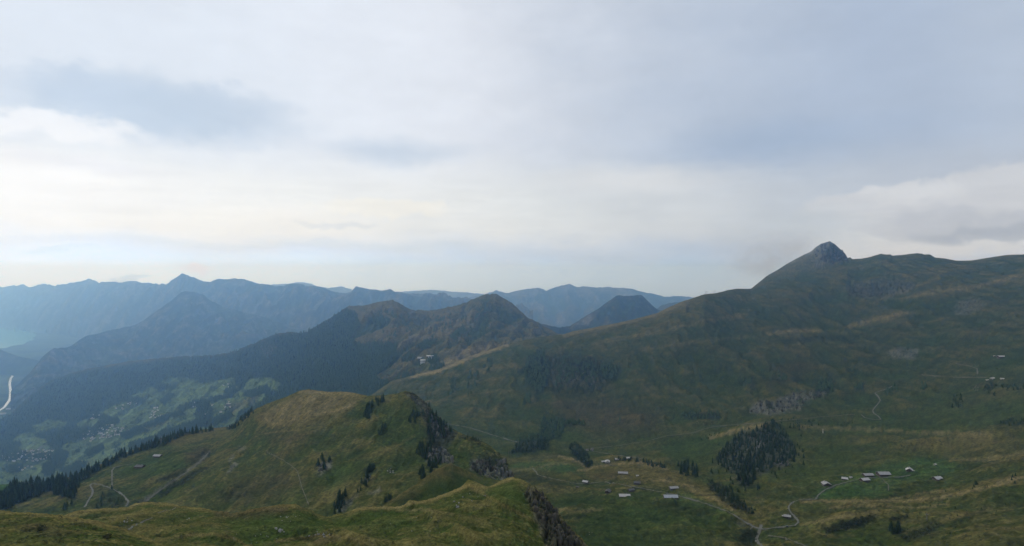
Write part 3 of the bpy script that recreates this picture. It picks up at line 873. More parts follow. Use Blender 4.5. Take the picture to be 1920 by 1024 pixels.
CLIFF_A = [(1402, 772), (1420, 750), (1455, 752), (1480, 738), (1545, 732), (1552, 742), (1510, 752), (1502, 768), (1460, 776), (1425, 778)]
CLIFF_B = [(1580, 540), (1620, 528), (1690, 525), (1720, 534), (1700, 548), (1650, 560), (1600, 556)]
CLIFF_C = [(985, 690), (1000, 668), (1060, 665), (1120, 672), (1150, 690), (1135, 735), (1090, 742), (1040, 735), (1000, 720)]
S7 = Sheet(690, 2100, 1.7, [n48, n38, n28, n18, ft8, md8, up8, ln8], [8, 52, 42, 40, 66, 60, 30], (700, 300, 6), 5.5, 95, seed=83, crest_rough=0.8, gully=(6.5, 80, 330), crest_keep=0.05, gfar=(1250, 1900),
           bumps=bm8, hook=hook8)
sp8 = [
    ('dry', [(1056, 630), (1110, 616), (1190, 600), (1250, 578), (1310, 556), (1330, 562), (1290, 582), (1220, 604), (1150, 622), (1090, 632)], 6, 0.55),
    ('line:tan', [(770, 707), (800, 700), (830, 691), (860, 679), (885, 668), (920, 656), (950, 647)], 7, 0.95),  # sunlit ridge line painted in tan over dry grass
    ('line:tan', [(1060, 628), (1113, 615), (1151, 608), (1192, 599), (1233, 588), (1255, 577), (1290, 564)], 7, 0.55),  # lit band along the crest, painted in tan
    ('green', [(700, 800), (840, 780), (960, 800), (1100, 800), (1080, 830), (960, 838), (860, 815), (700, 830)], 12, 0.6),
    ('rock', [(1408, 541), (1440, 516), (1500, 482), (1556, 450), (1590, 480), (1592, 488), (1560, 498), (1525, 506), (1480, 520), (1440, 535)], 4, 0.15),
    ('rock', [(1515, 475), (1556, 448), (1592, 484), (1570, 494), (1530, 502)], 4, 0.3), ('dark', [(1545, 480), (1560, 455), (1590, 482), (1560, 496)], 4, 0.9),
    ('rock', CLIFF_B, 5, 0.35), ('dark', CLIFF_B, 5, 0.35), ('rock', CLIFF_A, 4, 0.55), ('rock', [(1660, 660), (1690, 652), (1725, 655), (1715, 672), (1680, 672)], 4, 0.45),
    ('rock', [(1795, 565), (1830, 555), (1845, 575), (1815, 592), (1790, 590)], 5, 0.35), ('rock', [(1030, 690), (1060, 684), (1120, 690), (1118, 730), (1080, 720), (1040, 724)], 5, 0.35),
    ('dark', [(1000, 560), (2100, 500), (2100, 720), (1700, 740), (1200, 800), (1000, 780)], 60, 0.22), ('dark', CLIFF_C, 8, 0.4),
    ('brown', [(1040, 745), (1120, 745), (1240, 770), (1240, 810), (1120, 815), (1060, 790)], 20, 0.5), ('brown', [(1440, 690), (1500, 675), (1540, 690), (1500, 705)], 12, 0.5),
    ('dry', [(1440, 618), (1530, 612), (1545, 625), (1480, 632)], 6, 0.4), ('dry', [(1585, 612), (1620, 595), (1690, 580), (1720, 588), (1660, 606), (1600, 616)], 5, 0.4),
    ('dry', [(1700, 555), (1760, 540), (1850, 530), (1920, 510), (1920, 525), (1830, 548), (1740, 566)], 8, 0.3),
    ('green', [(1230, 850), (1270, 825), (1340, 815), (1400, 800), (1420, 808), (1370, 830), (1320, 858), (1270, 865)], 8, 0.85),
    ('dry', [(1330, 822), (1380, 806), (1440, 793), (1436, 798), (1380, 816)], 3, 0.6),
    ('dry', [(955, 868), (980, 855), (1040, 848), (1085, 862), (1095, 876), (1060, 868), (1000, 866)], 5, 0.5),
    ('meadow', [(958, 872), (1000, 864), (1050, 868), (1088, 880), (1060, 886), (1000, 880), (960, 884)], 5, 0.55),
    ('dry', [(1090, 882), (1140, 868), (1200, 864), (1260, 880), (1320, 908), (1370, 945), (1390, 965), (1340, 948), (1290, 920), (1200, 905), (1110, 900)], 6, 0.65),
    ('brown', [(1110, 892), (1150, 885), (1160, 896), (1120, 900)], 6, 0.5),
    ('meadow', [(1200, 925), (1290, 925), (1380, 962), (1350, 965), (1270, 945)], 6, 0.4),
    ('green', [(1060, 930), (1180, 935), (1260, 950), (1340, 990), (1340, 1030), (1120, 1030)], 25, 0.7), ('dark', [(1200, 935), (1300, 945), (1330, 965), (1250, 960)], 10, 0.5),
    ('meadow', [(1520, 940), (1540, 915), (1600, 890), (1660, 865), (1750, 858), (1800, 872), (1780, 890), (1690, 905), (1670, 925), (1580, 938)], 10, 0.55),
    ('green', [(1480, 870), (1560, 840), (1650, 855), (1600, 890), (1500, 925)], 15, 0.5), ('green', [(1490, 940), (1560, 945), (1540, 985), (1450, 1020), (1430, 1000), (1500, 975)], 10, 0.6),
    ('dry', [(1660, 842), (1730, 822), (1800, 808), (1890, 806), (1920, 830), (1920, 860), (1850, 866), (1790, 858), (1720, 850)], 14, 0.5),
    ('dry', [(1540, 945), (1640, 938), (1760, 920), (1880, 890), (1920, 880), (1920, 892), (1800, 930), (1700, 946), (1600, 952)], 7, 0.5),
    ('dry', [(1460, 962), (1520, 955), (1600, 958), (1560, 975), (1500, 985)], 8, 0.4), ('dry', [(1400, 985), (1428, 955), (1470, 948), (1440, 972)], 6, 0.3),
    ('dark', [(1545, 992), (1580, 978), (1640, 966), (1642, 976), (1590, 992), (1550, 1000)], 4, 0.85), ('dark', [(1665, 972), (1700, 966), (1700, 972), (1668, 978)], 3, 0.6),
    ('dark', [(1690, 1005), (1740, 985), (1770, 980), (1745, 1000), (1700, 1018)], 5, 0.7), ('dark', [(1385, 1024), (1390, 995), (1405, 985), (1425, 1000), (1415, 1024)], 5, 0.8),
    ('dark', [(1840, 805), (1890, 785), (1920, 790), (1920, 800), (1880, 802)], 5, 0.6), ('green', [(1700, 770), (1920, 740), (1920, 790), (1720, 810)], 20, 0.4),
    ('green', [(1820, 675), (1920, 668), (1920, 700), (1840, 708)], 8, 0.35), ('forest', KNOLL, 5, 0.55), ('rock', KNOLL, 6, 0.15),
    ('rock', [(1416, 822), (1430, 818), (1432, 838), (1420, 848)], 3, 0.6), ('rock', [(1455, 862), (1468, 858), (1470, 872), (1458, 876)], 3, 0.7),
    ('dark', [(1330, 900), (1360, 915), (1390, 935), (1400, 958), (1380, 955), (1345, 930)], 6, 0.6), ('forest', [(1063, 838), (1085, 838), (1110, 872), (1100, 880), (1080, 866)], 5, 0.8),
    ('forest', [(978, 695), (988, 668), (1020, 660), (1035, 690), (1022, 735), (1005, 742), (985, 712)], 6, 0.8), ('forest', [(1050, 695), (1065, 672), (1115, 672), (1128, 698), (1110, 712), (1085, 702)], 6, 0.6), ('forest', [(1128, 692), (1142, 680), (1162, 690), (1155, 710), (1130, 712)], 5, 0.7),
    ('forest', [(1010, 818), (1014, 786), (1056, 784), (1095, 790), (1095, 798), (1060, 800), (1050, 822), (1030, 828)], 4, 0.75), ('forest', [(956, 852), (975, 826), (1010, 815), (1030, 820), (1030, 842), (1000, 850)], 4, 0.75), ('forest', [(1530, 736), (1535, 714), (1560, 711), (1562, 736)], 4, 0.7), ('forest', [(1600, 732), (1608, 717), (1622, 721), (1618, 733)], 3, 0.7), ('forest', [(1275, 782), (1285, 771), (1350, 773), (1352, 785), (1300, 788)], 3, 0.7), ('dark', [(1385, 722), (1400, 706), (1490, 704), (1530, 714), (1480, 722)], 5, 0.4),
    ('scree', [(1380, 980), (1392, 978), (1396, 984), (1384, 988)], 4, 0.5), ('line:dry', [(1580, 972), (1640, 962), (1690, 955)], 3, 0.6), ('line:dry', [(1500, 940), (1640, 939), (1780, 940)], 3, 0.5),
    ('dark', [(960, 880), (1010, 890), (1060, 905), (1060, 915), (1000, 905), (960, 900)], 6, 0.5)]
for ln_, wd_, st_ in (([(1440, 626), (1490, 620), (1540, 620)], 5, 0.55), ([(1590, 613), (1640, 599), (1700, 585)], 5, 0.5), ([(1690, 562), (1740, 547), (1830, 538), (1920, 514)], 5, 0.4),
                      ([(1330, 822), (1380, 806), (1440, 794)], 4, 0.8), ([(1085, 883), (1140, 871), (1200, 867), (1250, 878)], 4, 0.7), ([(1200, 899), (1245, 901), (1300, 912)], 3, 0.7), ([(1295, 918), (1340, 935), (1375, 955)], 6, 0.5),
                      ([(1500, 941), (1600, 939), (1700, 940), (1800, 926), (1880, 906), (1920, 894)], 4, 0.75), ([(1560, 952), (1640, 948), (1720, 952), (1780, 945)], 3, 0.6), ([(1660, 938), (1720, 928), (1790, 916)], 3, 0.6),
                      ([(1700, 812), (1790, 812), (1860, 815)], 5, 0.5), ([(1780, 862), (1850, 862), (1920, 848)], 5, 0.55), ([(1500, 985), (1560, 972), (1640, 958)], 4, 0.5), ([(1050, 856), (1080, 864), (1098, 876)], 4, 0.7),
                      ([(1500, 800), (1560, 803), (1640, 806), (1690, 808)], 5, 0.5), ([(1130, 640), (1250, 620), (1330, 600), (1400, 590)], 6, 0.3), ([(1200, 655), (1320, 640), (1400, 632)], 5, 0.25), ([(1640, 565), (1700, 545), (1760, 520)], 5, 0.3),
                      ([(1690, 1000), (1780, 968), (1920, 950)], 5, 0.35), ([(960, 882), (1010, 875), (1060, 868)], 4, 0.4), ([(1050, 955), (1090, 958), (1130, 955)], 4, 0.5)):
    sp8.append(('line:tan', ln_, wd_, st_))  # dry grass strokes that also paint lit slope breaks
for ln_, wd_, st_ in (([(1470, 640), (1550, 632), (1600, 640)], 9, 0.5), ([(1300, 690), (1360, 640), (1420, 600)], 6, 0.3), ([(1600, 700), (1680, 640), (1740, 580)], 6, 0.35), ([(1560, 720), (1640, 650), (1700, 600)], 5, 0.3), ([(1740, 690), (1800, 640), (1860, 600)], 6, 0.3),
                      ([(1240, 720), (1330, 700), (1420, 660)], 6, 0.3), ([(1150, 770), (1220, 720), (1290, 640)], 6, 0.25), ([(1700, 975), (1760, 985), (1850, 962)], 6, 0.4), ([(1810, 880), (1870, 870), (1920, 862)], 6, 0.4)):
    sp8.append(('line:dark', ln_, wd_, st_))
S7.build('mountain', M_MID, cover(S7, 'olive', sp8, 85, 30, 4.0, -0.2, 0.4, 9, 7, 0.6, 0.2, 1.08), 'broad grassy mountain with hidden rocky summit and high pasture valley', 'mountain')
SHEETS['right'] = S7

# ---- near ridge in the centre-left ----------------------------------------------------
ln9 = [(-60, 932, 900), (0, 908, 950), (60, 907, 1000), (130, 895, 1080), (170, 880, 1130), (215, 857, 1180), (260, 839, 1230), (300, 823, 1270), (330, 813, 1290), (400, 803, 1300), (430, 800, 1280), (445, 792, 1200),
       (462, 778, 1150), (480, 766, 1120), (510, 753, 1100), (537, 744, 1080), (562, 732.5, 1060), (580, 730, 1050), (600, 733, 1040), (620, 735, 1020), (640, 733.5, 1010), (660, 736, 1000), (690, 742, 960), (730, 740, 930), (748, 737, 918), (760, 733, 910), (770, 736, 900), (782, 741, 890), (800, 757, 870),
       (820, 780, 850), (840, 800, 830), (870, 815, 800), (900, 826, 780), (920, 836, 760), (935, 850, 740), (950, 868, 715), (958, 884, 695), (968, 908, 670), (985, 945, 640), (1010, 985, 610)]
md9 = [(-60, 965, 760), (0, 950, 800), (100, 920, 900), (200, 888, 930), (300, 862, 980), (400, 832, 1080), (440, 832, 1010), (480, 825, 950), (580, 795, 910), (700, 815, 810), (800, 848, 740), (880, 868, 700), (950, 900, 665), (1010, 1005, 590)]
lo9 = [(-60, 1000, 640), (0, 985, 680), (100, 948, 780), (200, 930, 790), (280, 928, 790), (330, 905, 820), (370, 880, 860), (420, 885, 800), (480, 900, 750), (580, 890, 720), (700, 895, 660), (800, 905, 620), (880, 915, 610), (950, 930, 600), (1010, 1030, 560)]
ft9 = [(-60, 1050, 500), (200, 990, 620), (400, 985, 620), (600, 985, 550), (800, 985, 500), (1010, 1080, 480)]
dp9 = [(-60, 1200, 380), (1010, 1200, 380)]
RK_A = [(800, 868), (804, 838), (826, 836), (850, 858), (848, 868)]
RK_B = [(880, 880), (884, 862), (920, 858), (955, 865), (966, 890), (962, 902), (920, 896)]
RK_U = [(806, 800), (806, 776), (822, 780), (846, 806), (842, 822), (815, 818)]


def hook9(sh):
    Z = sh.Z
    PYl = CY + (ZC - Z) * F / sh.D
    for poly, h in ((RK_A, 9), (RK_B, 10), (RK_U, 9)):
        w = sstep(-4, 5, poly_sd(sh.PX, PYl, poly))
        Z = Z + w * h * (ridged(sh.X / 7, sh.D / 30, 4, 921) - 0.9) * 0.5
    # ravine between the ridge and the terrace on its left
    d = line_d(sh.PX, PYl, RAVINE)
    fr = (np.arange(sh.D.shape[0]) < sh.nf)[:, None]
    return Z - fr * 7 * np.exp(-(d / 9.0) ** 2)


RAVINE = [(262, 948), (300, 922), (345, 890), (372, 870), (395, 846)]
S8 = Sheet(-60, 1010, 1.6, [dp9, ft9, lo9, md9, ln9], [6, 38, 52, 64], (420, 260, 8), 4.0, 70, seed=93, crest_rough=0.5, gully=(2.4, 30, 210), crest_keep=0.12, hook=hook9)
EDGE_WOOD = [(-50, 938), (0, 910), (60, 908), (130, 896), (170, 882), (215, 860), (260, 842), (300, 826), (330, 815), (400, 804), (402, 808), (345, 818), (300, 838), (250, 852), (190, 880), (150, 905), (140, 935), (112, 932), (95, 922), (55, 938), (20, 952), (-50, 965)]
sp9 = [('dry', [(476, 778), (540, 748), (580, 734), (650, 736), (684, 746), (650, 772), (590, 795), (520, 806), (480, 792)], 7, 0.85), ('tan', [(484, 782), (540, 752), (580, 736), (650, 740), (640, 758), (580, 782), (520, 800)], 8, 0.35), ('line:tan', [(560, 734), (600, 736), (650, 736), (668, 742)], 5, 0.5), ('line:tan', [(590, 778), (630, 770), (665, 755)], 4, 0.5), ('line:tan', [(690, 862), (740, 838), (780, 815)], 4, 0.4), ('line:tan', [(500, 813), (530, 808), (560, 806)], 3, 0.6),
       ('dry', [(505, 812), (560, 795), (640, 780), (690, 790), (640, 800), (560, 815)], 8, 0.45), ('brown', [(490, 810), (560, 812), (600, 806), (560, 830), (510, 836)], 8, 0.4),
       ('brown', [(440, 900), (520, 880), (560, 900), (520, 940), (440, 940)], 20, 0.45), ('dark', [(400, 920), (450, 905), (480, 925), (430, 945)], 12, 0.4),
       ('green', [(600, 890), (660, 850), (720, 830), (720, 850), (660, 890), (620, 920)], 12, 0.75), ('green', [(720, 770), (790, 760), (790, 840), (740, 860), (700, 820)], 12, 0.5),
       ('dry', [(640, 868), (720, 838), (745, 830), (745, 838), (690, 860)], 4, 0.5),
       ('forest', EDGE_WOOD, 4, 0.9), ('meadow', [(-50, 935), (0, 905), (16, 905), (22, 915), (0, 930)], 3, 0.8),
       ('green', [(215, 880), (280, 862), (350, 850), (360, 872), (300, 892), (230, 888)], 8, 0.8), ('dry', [(310, 830), (360, 812), (430, 802), (436, 812), (390, 825), (330, 838)], 6, 0.6),
       ('brown', [(345, 850), (380, 838), (400, 845), (375, 862), (350, 870)], 6, 0.6), ('dark', [(290, 900), (330, 885), (352, 878), (345, 888), (300, 905)], 4, 0.7),
       ('dark', [(188, 915), (215, 925), (235, 940), (225, 955), (175, 955)], 6, 0.5), ('dark', [(352, 860), (385, 848), (395, 858), (365, 876)], 5, 0.6),
       ('line:scree', [(262, 942), (300, 918), (345, 888), (372, 868), (392, 848)], 4, 0.5),
       ('line:dark', [(300, 928), (350, 895), (378, 878)], 5, 0.7), ('line:dry', [(60, 940), (110, 920), (140, 912)], 5, 0.4),
       ('rock', [(436, 872), (440, 866), (446, 872), (432, 884), (424, 888)], 3, 0.6), ('rock', [(425, 862), (438, 852), (440, 858), (428, 868)], 3, 0.45), ('rock', [(448, 838), (462, 832), (462, 840), (446, 848)], 3, 0.4),
       ('rock', [(592, 890), (600, 872), (622, 862), (622, 872), (604, 892)], 3, 0.5), ('dark', [(762, 736), (790, 746), (842, 799), (856, 814), (846, 832), (806, 862), (800, 800), (784, 764)], 5, 0.5), ('rock', [(762, 736), (790, 746), (842, 799), (856, 814), (846, 832), (806, 862), (800, 800), (784, 764)], 5, 0.2), ('rock', RK_A, 3, 0.5), ('rock', RK_B, 3, 0.5), ('rock', RK_U, 3, 0.45), ('dark', [(790, 860), (805, 780), (850, 800), (850, 830), (810, 880)], 8, 0.5),
       ('dark', [(880, 850), (935, 852), (960, 890), (880, 892)], 8, 0.45), ('rock', [(630, 960), (640, 942), (668, 930), (660, 945), (645, 962)], 3, 0.35), ('rock', [(690, 925), (712, 912), (715, 920), (698, 930)], 3, 0.35)]
S8.build('hill', M_MID, cover(S8, 'olive', sp9, 95, 22, 3.0, -0.15, 0.5, 6, 4.5, 0.7, 0.2, 1.2), 'steep grassy hill with a dry top and rocky right edge', 'hill')
SHEETS['ridge'] = S8

# spur below the crags
ln10 = [(660, 985, 430), (690, 966, 450), (718, 948, 470), (753, 924.5, 490), (775, 912, 505), (800, 893, 530), (819, 879, 560), (845, 868, 600), (870, 880, 620), (900, 894, 620), (935, 900, 610), (965, 914, 600), (1000, 960, 560)]
ft10 = [(660, 1010, 380), (1000, 1000, 430)]
S8b = Sheet(660, 1000, 1.6, [[(600, 1100, 330), (1000, 1100, 340)], ft10, ln10], [5, 46], (90, 55, 6), 2.0, 40, seed=103, crest_rough=0.4, crest_keep=0.2)
S8b.build('hill', M_NEAR, cover(S8b, 'olive', [('line:dry', [(690, 965), (753, 925), (775, 913), (819, 880), (845, 869)], 6, 0.6), ('green', [(780, 940), (820, 895), (860, 890), (940, 910), (900, 935)], 10, 0.7),  # dry stroke paints the spur crest as sunlit
                                               ('dark', [(740, 940), (775, 922), (800, 926), (770, 945)], 6, 0.5)], 105, 14, 3, 0.0, 0.5, 4, 3), 'small green spur with a pale rim below the crags', 'hill')
SHEETS['spur_near'] = S8b

# ---- foreground ridges -------------------------------------------------------------
ln11 = [(-200, 985, 320), (0, 978, 320), (100, 972, 322), (123, 966, 325), (137, 960, 330), (170, 954.7, 338), (241, 950.6, 350), (252, 943.7, 358), (276, 940.5, 360), (314, 943, 350), (336, 948.7, 338), (383, 953, 328), (416, 958.8, 320), (437, 962, 315),
        (480, 955, 310), (515, 948, 310), (554, 945.9, 312), (570, 952, 314), (595, 960, 316), (617, 964, 318), (644, 962, 320), (677, 952.5, 322), (718, 949, 322), (742, 950.6, 325), (781, 943.8, 335), (816, 932.8, 348), (849, 920.5, 360),
        (866, 912, 368), (876, 909.6, 372), (888, 911.5, 375), (915, 914, 378), (928, 908, 378), (940, 901.4, 377), (952, 896, 374), (962, 894, 370), (978, 898, 362), (993, 907, 352), (1005, 913, 346), (1015, 919, 340), (1025, 932, 335), (1042, 955, 322), (1052, 968, 318), (1064, 982, 312), (1078, 998, 306), (1094, 1014, 300),
        (1110, 1032, 295), (1140, 1070, 285), (1260, 1200, 250)]
md11 = [(-200, 1005, 275), (0, 1000, 275), (276, 978, 285), (480, 984, 265), (554, 985, 260), (617, 990, 262), (720, 982, 262), (850, 962, 280), (900, 955, 292), (960, 950, 292), (1042, 1000, 275), (1094, 1050, 262), (1260, 1260, 220)]
lo11 = [(-200, 1040, 220), (0, 1040, 218), (480, 1036, 214), (700, 1036, 214), (850, 1035, 220), (1000, 1040, 226), (1094, 1110, 215), (1260, 1350, 180)]
dp11 = [(-200, 1300, 120), (1260, 1500, 125)]
dq11 = [(-200, 2400, 45), (1260, 2600, 45)]
RK_F = [(984, 925), (992, 912), (1014, 922), (1040, 958), (1062, 984), (1096, 1020), (1100, 1040), (1030, 1040), (1010, 985)]


def hook11(sh):
    Z = sh.Z
    PYl = CY + (ZC - Z) * F / sh.D
    fr = (np.arange(sh.D.shape[0]) < sh.nf)[:, None]
    w = sstep(-6, 8, poly_sd(sh.PX, PYl, RK_F)) * fr
    Z = Z + w * 4.5 * (ridged(sh.X / 4.2, sh.D / 14, 4, 1121) - 0.9)
    # ribs running down to the right from the crest
    for pts, h, wd in (([(880, 910), (940, 945), (1000, 978)], 3.6, 9), ([(770, 948), (840, 985), (900, 1020)], 2.4, 10), ([(560, 1000), (640, 1002), (700, 1024)], 2.6, 9), ([(330, 1003), (420, 1003), (470, 1030)], 1.6, 9), ([(600, 968), (660, 990), (740, 1000)], -1.4, 14)):
        d = line_d(sh.PX, PYl, pts)
        Z = Z + fr * h * np.exp(-(d / wd) ** 2)
    Z = Z + fr * 0.35 * fbm(sh.X / 4.5, sh.D / 3.0, 4, 1131, 0.6)
    return Z


S9 = Sheet(-200, 1260, 1.5, [dq11, dp11, lo11, md11, ln11], [4, 14, 64, 60], (110, 75, 8), 2.6, 34, seed=113, crest_rough=0.25, crest_keep=0.15, hook=hook11)
sp11 = [('line:tan', [(123, 966), (170, 955), (241, 951), (276, 941), (336, 948)], 4, 0.45), ('line:tan', [(617, 963), (677, 953), (742, 951), (816, 934), (874, 911), (915, 914), (962, 895)], 4, 0.55), ('line:tan', [(880, 912), (940, 945), (1000, 976)], 3, 0.5), ('line:tan', [(520, 1015), (600, 1003), (650, 1006), (700, 1024)], 3, 0.5), ('line:tan', [(330, 1006), (400, 1001), (440, 1010), (470, 1028)], 3, 0.45), ('line:tan', [(745, 958), (800, 955), (850, 965)], 4, 0.35), ('green', [(630, 975), (700, 962), (760, 965), (790, 990), (700, 1000)], 10, 0.5), ('line:dry', [(123, 966), (170, 955), (241, 951), (276, 941), (336, 948), (416, 958), (480, 955), (515, 948), (554, 946)], 8, 0.55), ('line:dry', [(617, 963), (677, 953), (742, 951), (816, 934), (874, 911), (915, 914), (962, 895)], 6, 0.65),  # tan and dry strokes paint bright lit rims on the crest
        ('brown', [(400, 955), (480, 950), (540, 950), (540, 965), (470, 975), (400, 970)], 8, 0.6), ('green', [(140, 975), (165, 968), (200, 975), (175, 985)], 5, 0.7),
        ('green', [(430, 985), (500, 965), (590, 968), (620, 990), (560, 1010), (450, 1020)], 14, 0.75), ('green', [(890, 925), (960, 905), (990, 940), (1000, 975), (930, 945)], 9, 0.75), ('green', [(820, 950), (870, 925), (860, 955)], 8, 0.5),
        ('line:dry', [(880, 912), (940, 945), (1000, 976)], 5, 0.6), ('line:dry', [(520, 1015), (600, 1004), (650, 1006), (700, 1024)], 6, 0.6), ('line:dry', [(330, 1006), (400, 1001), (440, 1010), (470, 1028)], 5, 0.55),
        ('dark', [(195, 990), (225, 982), (260, 985), (230, 998)], 6, 0.5), ('rock', RK_F, 5, 0.35), ('brown', RK_F, 5, 0.45), ('dark', RK_F, 6, 0.25), ('line:dark', [(820, 980), (850, 955), (862, 945)], 5, 0.4),
        ('brown', [(560, 1010), (620, 1003), (640, 1012), (600, 1022)], 5, 0.5)]
S9.build('hill', M_NEAR, cover(S9, 'olive', sp11, 115, 11, 3.0, -0.02, 0.5, 2.2, 1.6, 0.55, 0.2, 1.36), 'green and brown foreground ridge across the bottom of the photo', 'hill')
SHEETS['front'] = S9

ln12 = [(-220, 946, 215), (-100, 950, 212), (0, 956.5, 210), (41, 960, 208), (82, 963, 205), (110, 965.5, 202), (123, 967, 200), (150, 971, 196), (180, 976, 191), (205, 983, 186), (230, 990, 182), (260, 1001, 177), (290, 1013, 172), (330, 1031, 165), (420, 1075, 155)]
S10 = Sheet(-220, 420, 1.4, [[(-220, 2400, 40), (420, 2400, 40)], [(-220, 1250, 92), (420, 1290, 95)], [(-220, 1040, 134), (180, 1044, 134), (330, 1062, 135), (420, 1110, 128)], ln12], [4, 14, 78], (60, 42, 8), 1.4, 26, seed=123, crest_rough=0.15, crest_keep=0.2,
            hook=lambda sh: sh.Z + 0.3 * fbm(sh.X / 3.5, sh.D / 2.2, 4, 1231, 0.6))
S10.build('hill', M_NEAR, cover(S10, 'olive', [('line:dry', [(0, 958), (82, 964), (150, 972), (230, 991), (300, 1018)], 7, 0.6), ('brown', [(20, 985), (80, 980), (120, 1000), (60, 1010)], 12, 0.4), ('green', [(0, 1000), (60, 995), (120, 1015), (60, 1030)], 14, 0.5)],
                               125, 8, 3.0, 0.05, 0.5, 1.7, 1.2, 0.6, 0.25, 1.36), 'nearest grassy hillside in the bottom left corner', 'hill')
SHEETS['corner'] = S10


# ------------------------------------------------------------------ roads and paths
def road(sheet, pts, w, material, name, label, cat='road', lift=0.6):
    sh = SHEETS[sheet]
    P = []
    for (a, b), (c_, d_) in zip(pts[:-1], pts[1:]):
        n = max(2, int(math.hypot(c_ - a, d_ - b) / 4))
        for k in range(n):
            P.append((a + (c_ - a) * k / n, b + (d_ - b) * k / n))
    P.append(pts[-1])
    Wp = [sh.at(*p) for p in P]
    Wp = [p for p in Wp if p is not None]
    return ribbon(name, Wp, sh.z, w, material, lift, label, cat)


road('right', [(836, 795), (870, 800), (900, 808), (930, 818), (950, 824), (972, 830)], 4.0, M_GRAVEL, 'road', 'pale road running behind the rocky ridge into the valley')
road('right', [(1110, 841), (1160, 836), (1210, 828), (1250, 818), (1300, 812), (1320, 805), (1340, 800), (1375, 797), (1430, 793), (1480, 788), (1540, 782), (1580, 779), (1603, 777)], 3.0, M_TRACK, 'road', 'thin road climbing along the foot of the slope', 'road')
road('right', [(1615, 778), (1622, 784), (1638, 787), (1652, 787), (1647, 781), (1638, 775), (1636, 770), (1645, 759), (1651, 751), (1646, 743), (1640, 737), (1658, 731), (1680, 722)], 2.8, M_GRAVEL, 'path', 'zigzag path climbing the right slope', 'path')
road('right', [(998, 879), (1005, 885), (1008, 891), (1030, 897), (1055, 902), (1078, 907), (1105, 907), (1130, 904), (1160, 908), (1190, 914), (1220, 919), (1250, 925), (1275, 931), (1310, 941), (1340, 951), (1365, 960), (1390, 975), (1410, 987),
               (1425, 993), (1440, 992), (1460, 989), (1488, 987), (1498, 980), (1493, 972), (1482, 962), (1478, 952), (1485, 943), (1500, 937), (1530, 937), (1533, 930), (1545, 920), (1570, 909), (1600, 902), (1618, 897), (1645, 896), (1662, 896), (1690, 895), (1708, 891)],
     2.1, M_GRAVEL, 'road', 'pale alp road winding past both groups of chalets')
road('right', [(1652, 897), (1659, 903), (1666, 910), (1666, 921)], 1.4, M_TRACK, 'path', 'short footpath dropping from the largest right barn', 'path')
road('right', [(1110, 846), (1150, 853), (1180, 857), (1205, 861)], 4.5, M_TRACK, 'road', 'short road beside the small white houses in the valley')
road('right', [(1728, 703), (1760, 706), (1800, 708), (1850, 708)], 3.5, M_TRACK, 'path', 'level track leading to the white alp huts', 'path')
road('right', [(1792, 682), (1818, 687), (1832, 691), (1833, 702)], 3.0, M_TRACK, 'path', 'short bent track above the white alp huts', 'path')
road('right', [(1440, 1005), (1470, 1009), (1500, 1020), (1520, 1030)], 2.0, M_TRACK, 'path', 'faint footpath in the grass at the lower edge', 'path')
road('right', [(1427, 984), (1426, 993), (1422, 1002), (1417, 1010), (1421, 1018), (1430, 1026)], 3.5, M_GRAVEL, 'stream', 'stony stream bed below the road bend', 'stream', 0.25)
road('ridge', [(159, 952), (165, 940), (173, 928), (174, 920), (169, 911), (172, 907), (180, 907), (190, 910), (205, 915), (222, 923), (236, 934), (241, 942), (236, 950)], 2.2, M_GRAVEL, 'road', 'looping gravel track on the left terrace')
road('ridge', [(210, 916), (210, 900), (210, 882), (214, 877), (230, 873), (252, 870)], 1.8, M_GRAVEL, 'road', 'straight gravel track up to the left barn')
road('ridge', [(498, 846), (512, 854), (530, 863), (548, 875), (558, 885), (562, 900), (566, 915), (572, 930), (579, 948)], 0.8, M_TRACK, 'path', 'narrow footpath down the flank of the dry topped hill', 'path')
road('ridge', [(268, 944), (300, 919), (345, 889), (372, 869), (390, 850)], 2.4, M_TRACK, 'stream', 'stony ravine bed between terrace and steep hill', 'stream', 0.3)
road('front', [(232, 998), (245, 991), (258, 983), (272, 976), (286, 971)], 0.8, M_GRAVEL, 'path', 'short pale footpath on the foreground ridge', 'path', 0.12)
road('front', [(288, 963), (305, 961), (318, 957), (330, 952)], 0.6, M_GRAVEL, 'path', 'faint upper footpath on the foreground ridge', 'path', 0.12)
road('twin', [(72, 848), (76, 838), (90, 834), (115, 834)], 9.0, M_GRAVEL, 'road', 'curved road above the village', 'road', 1.0)


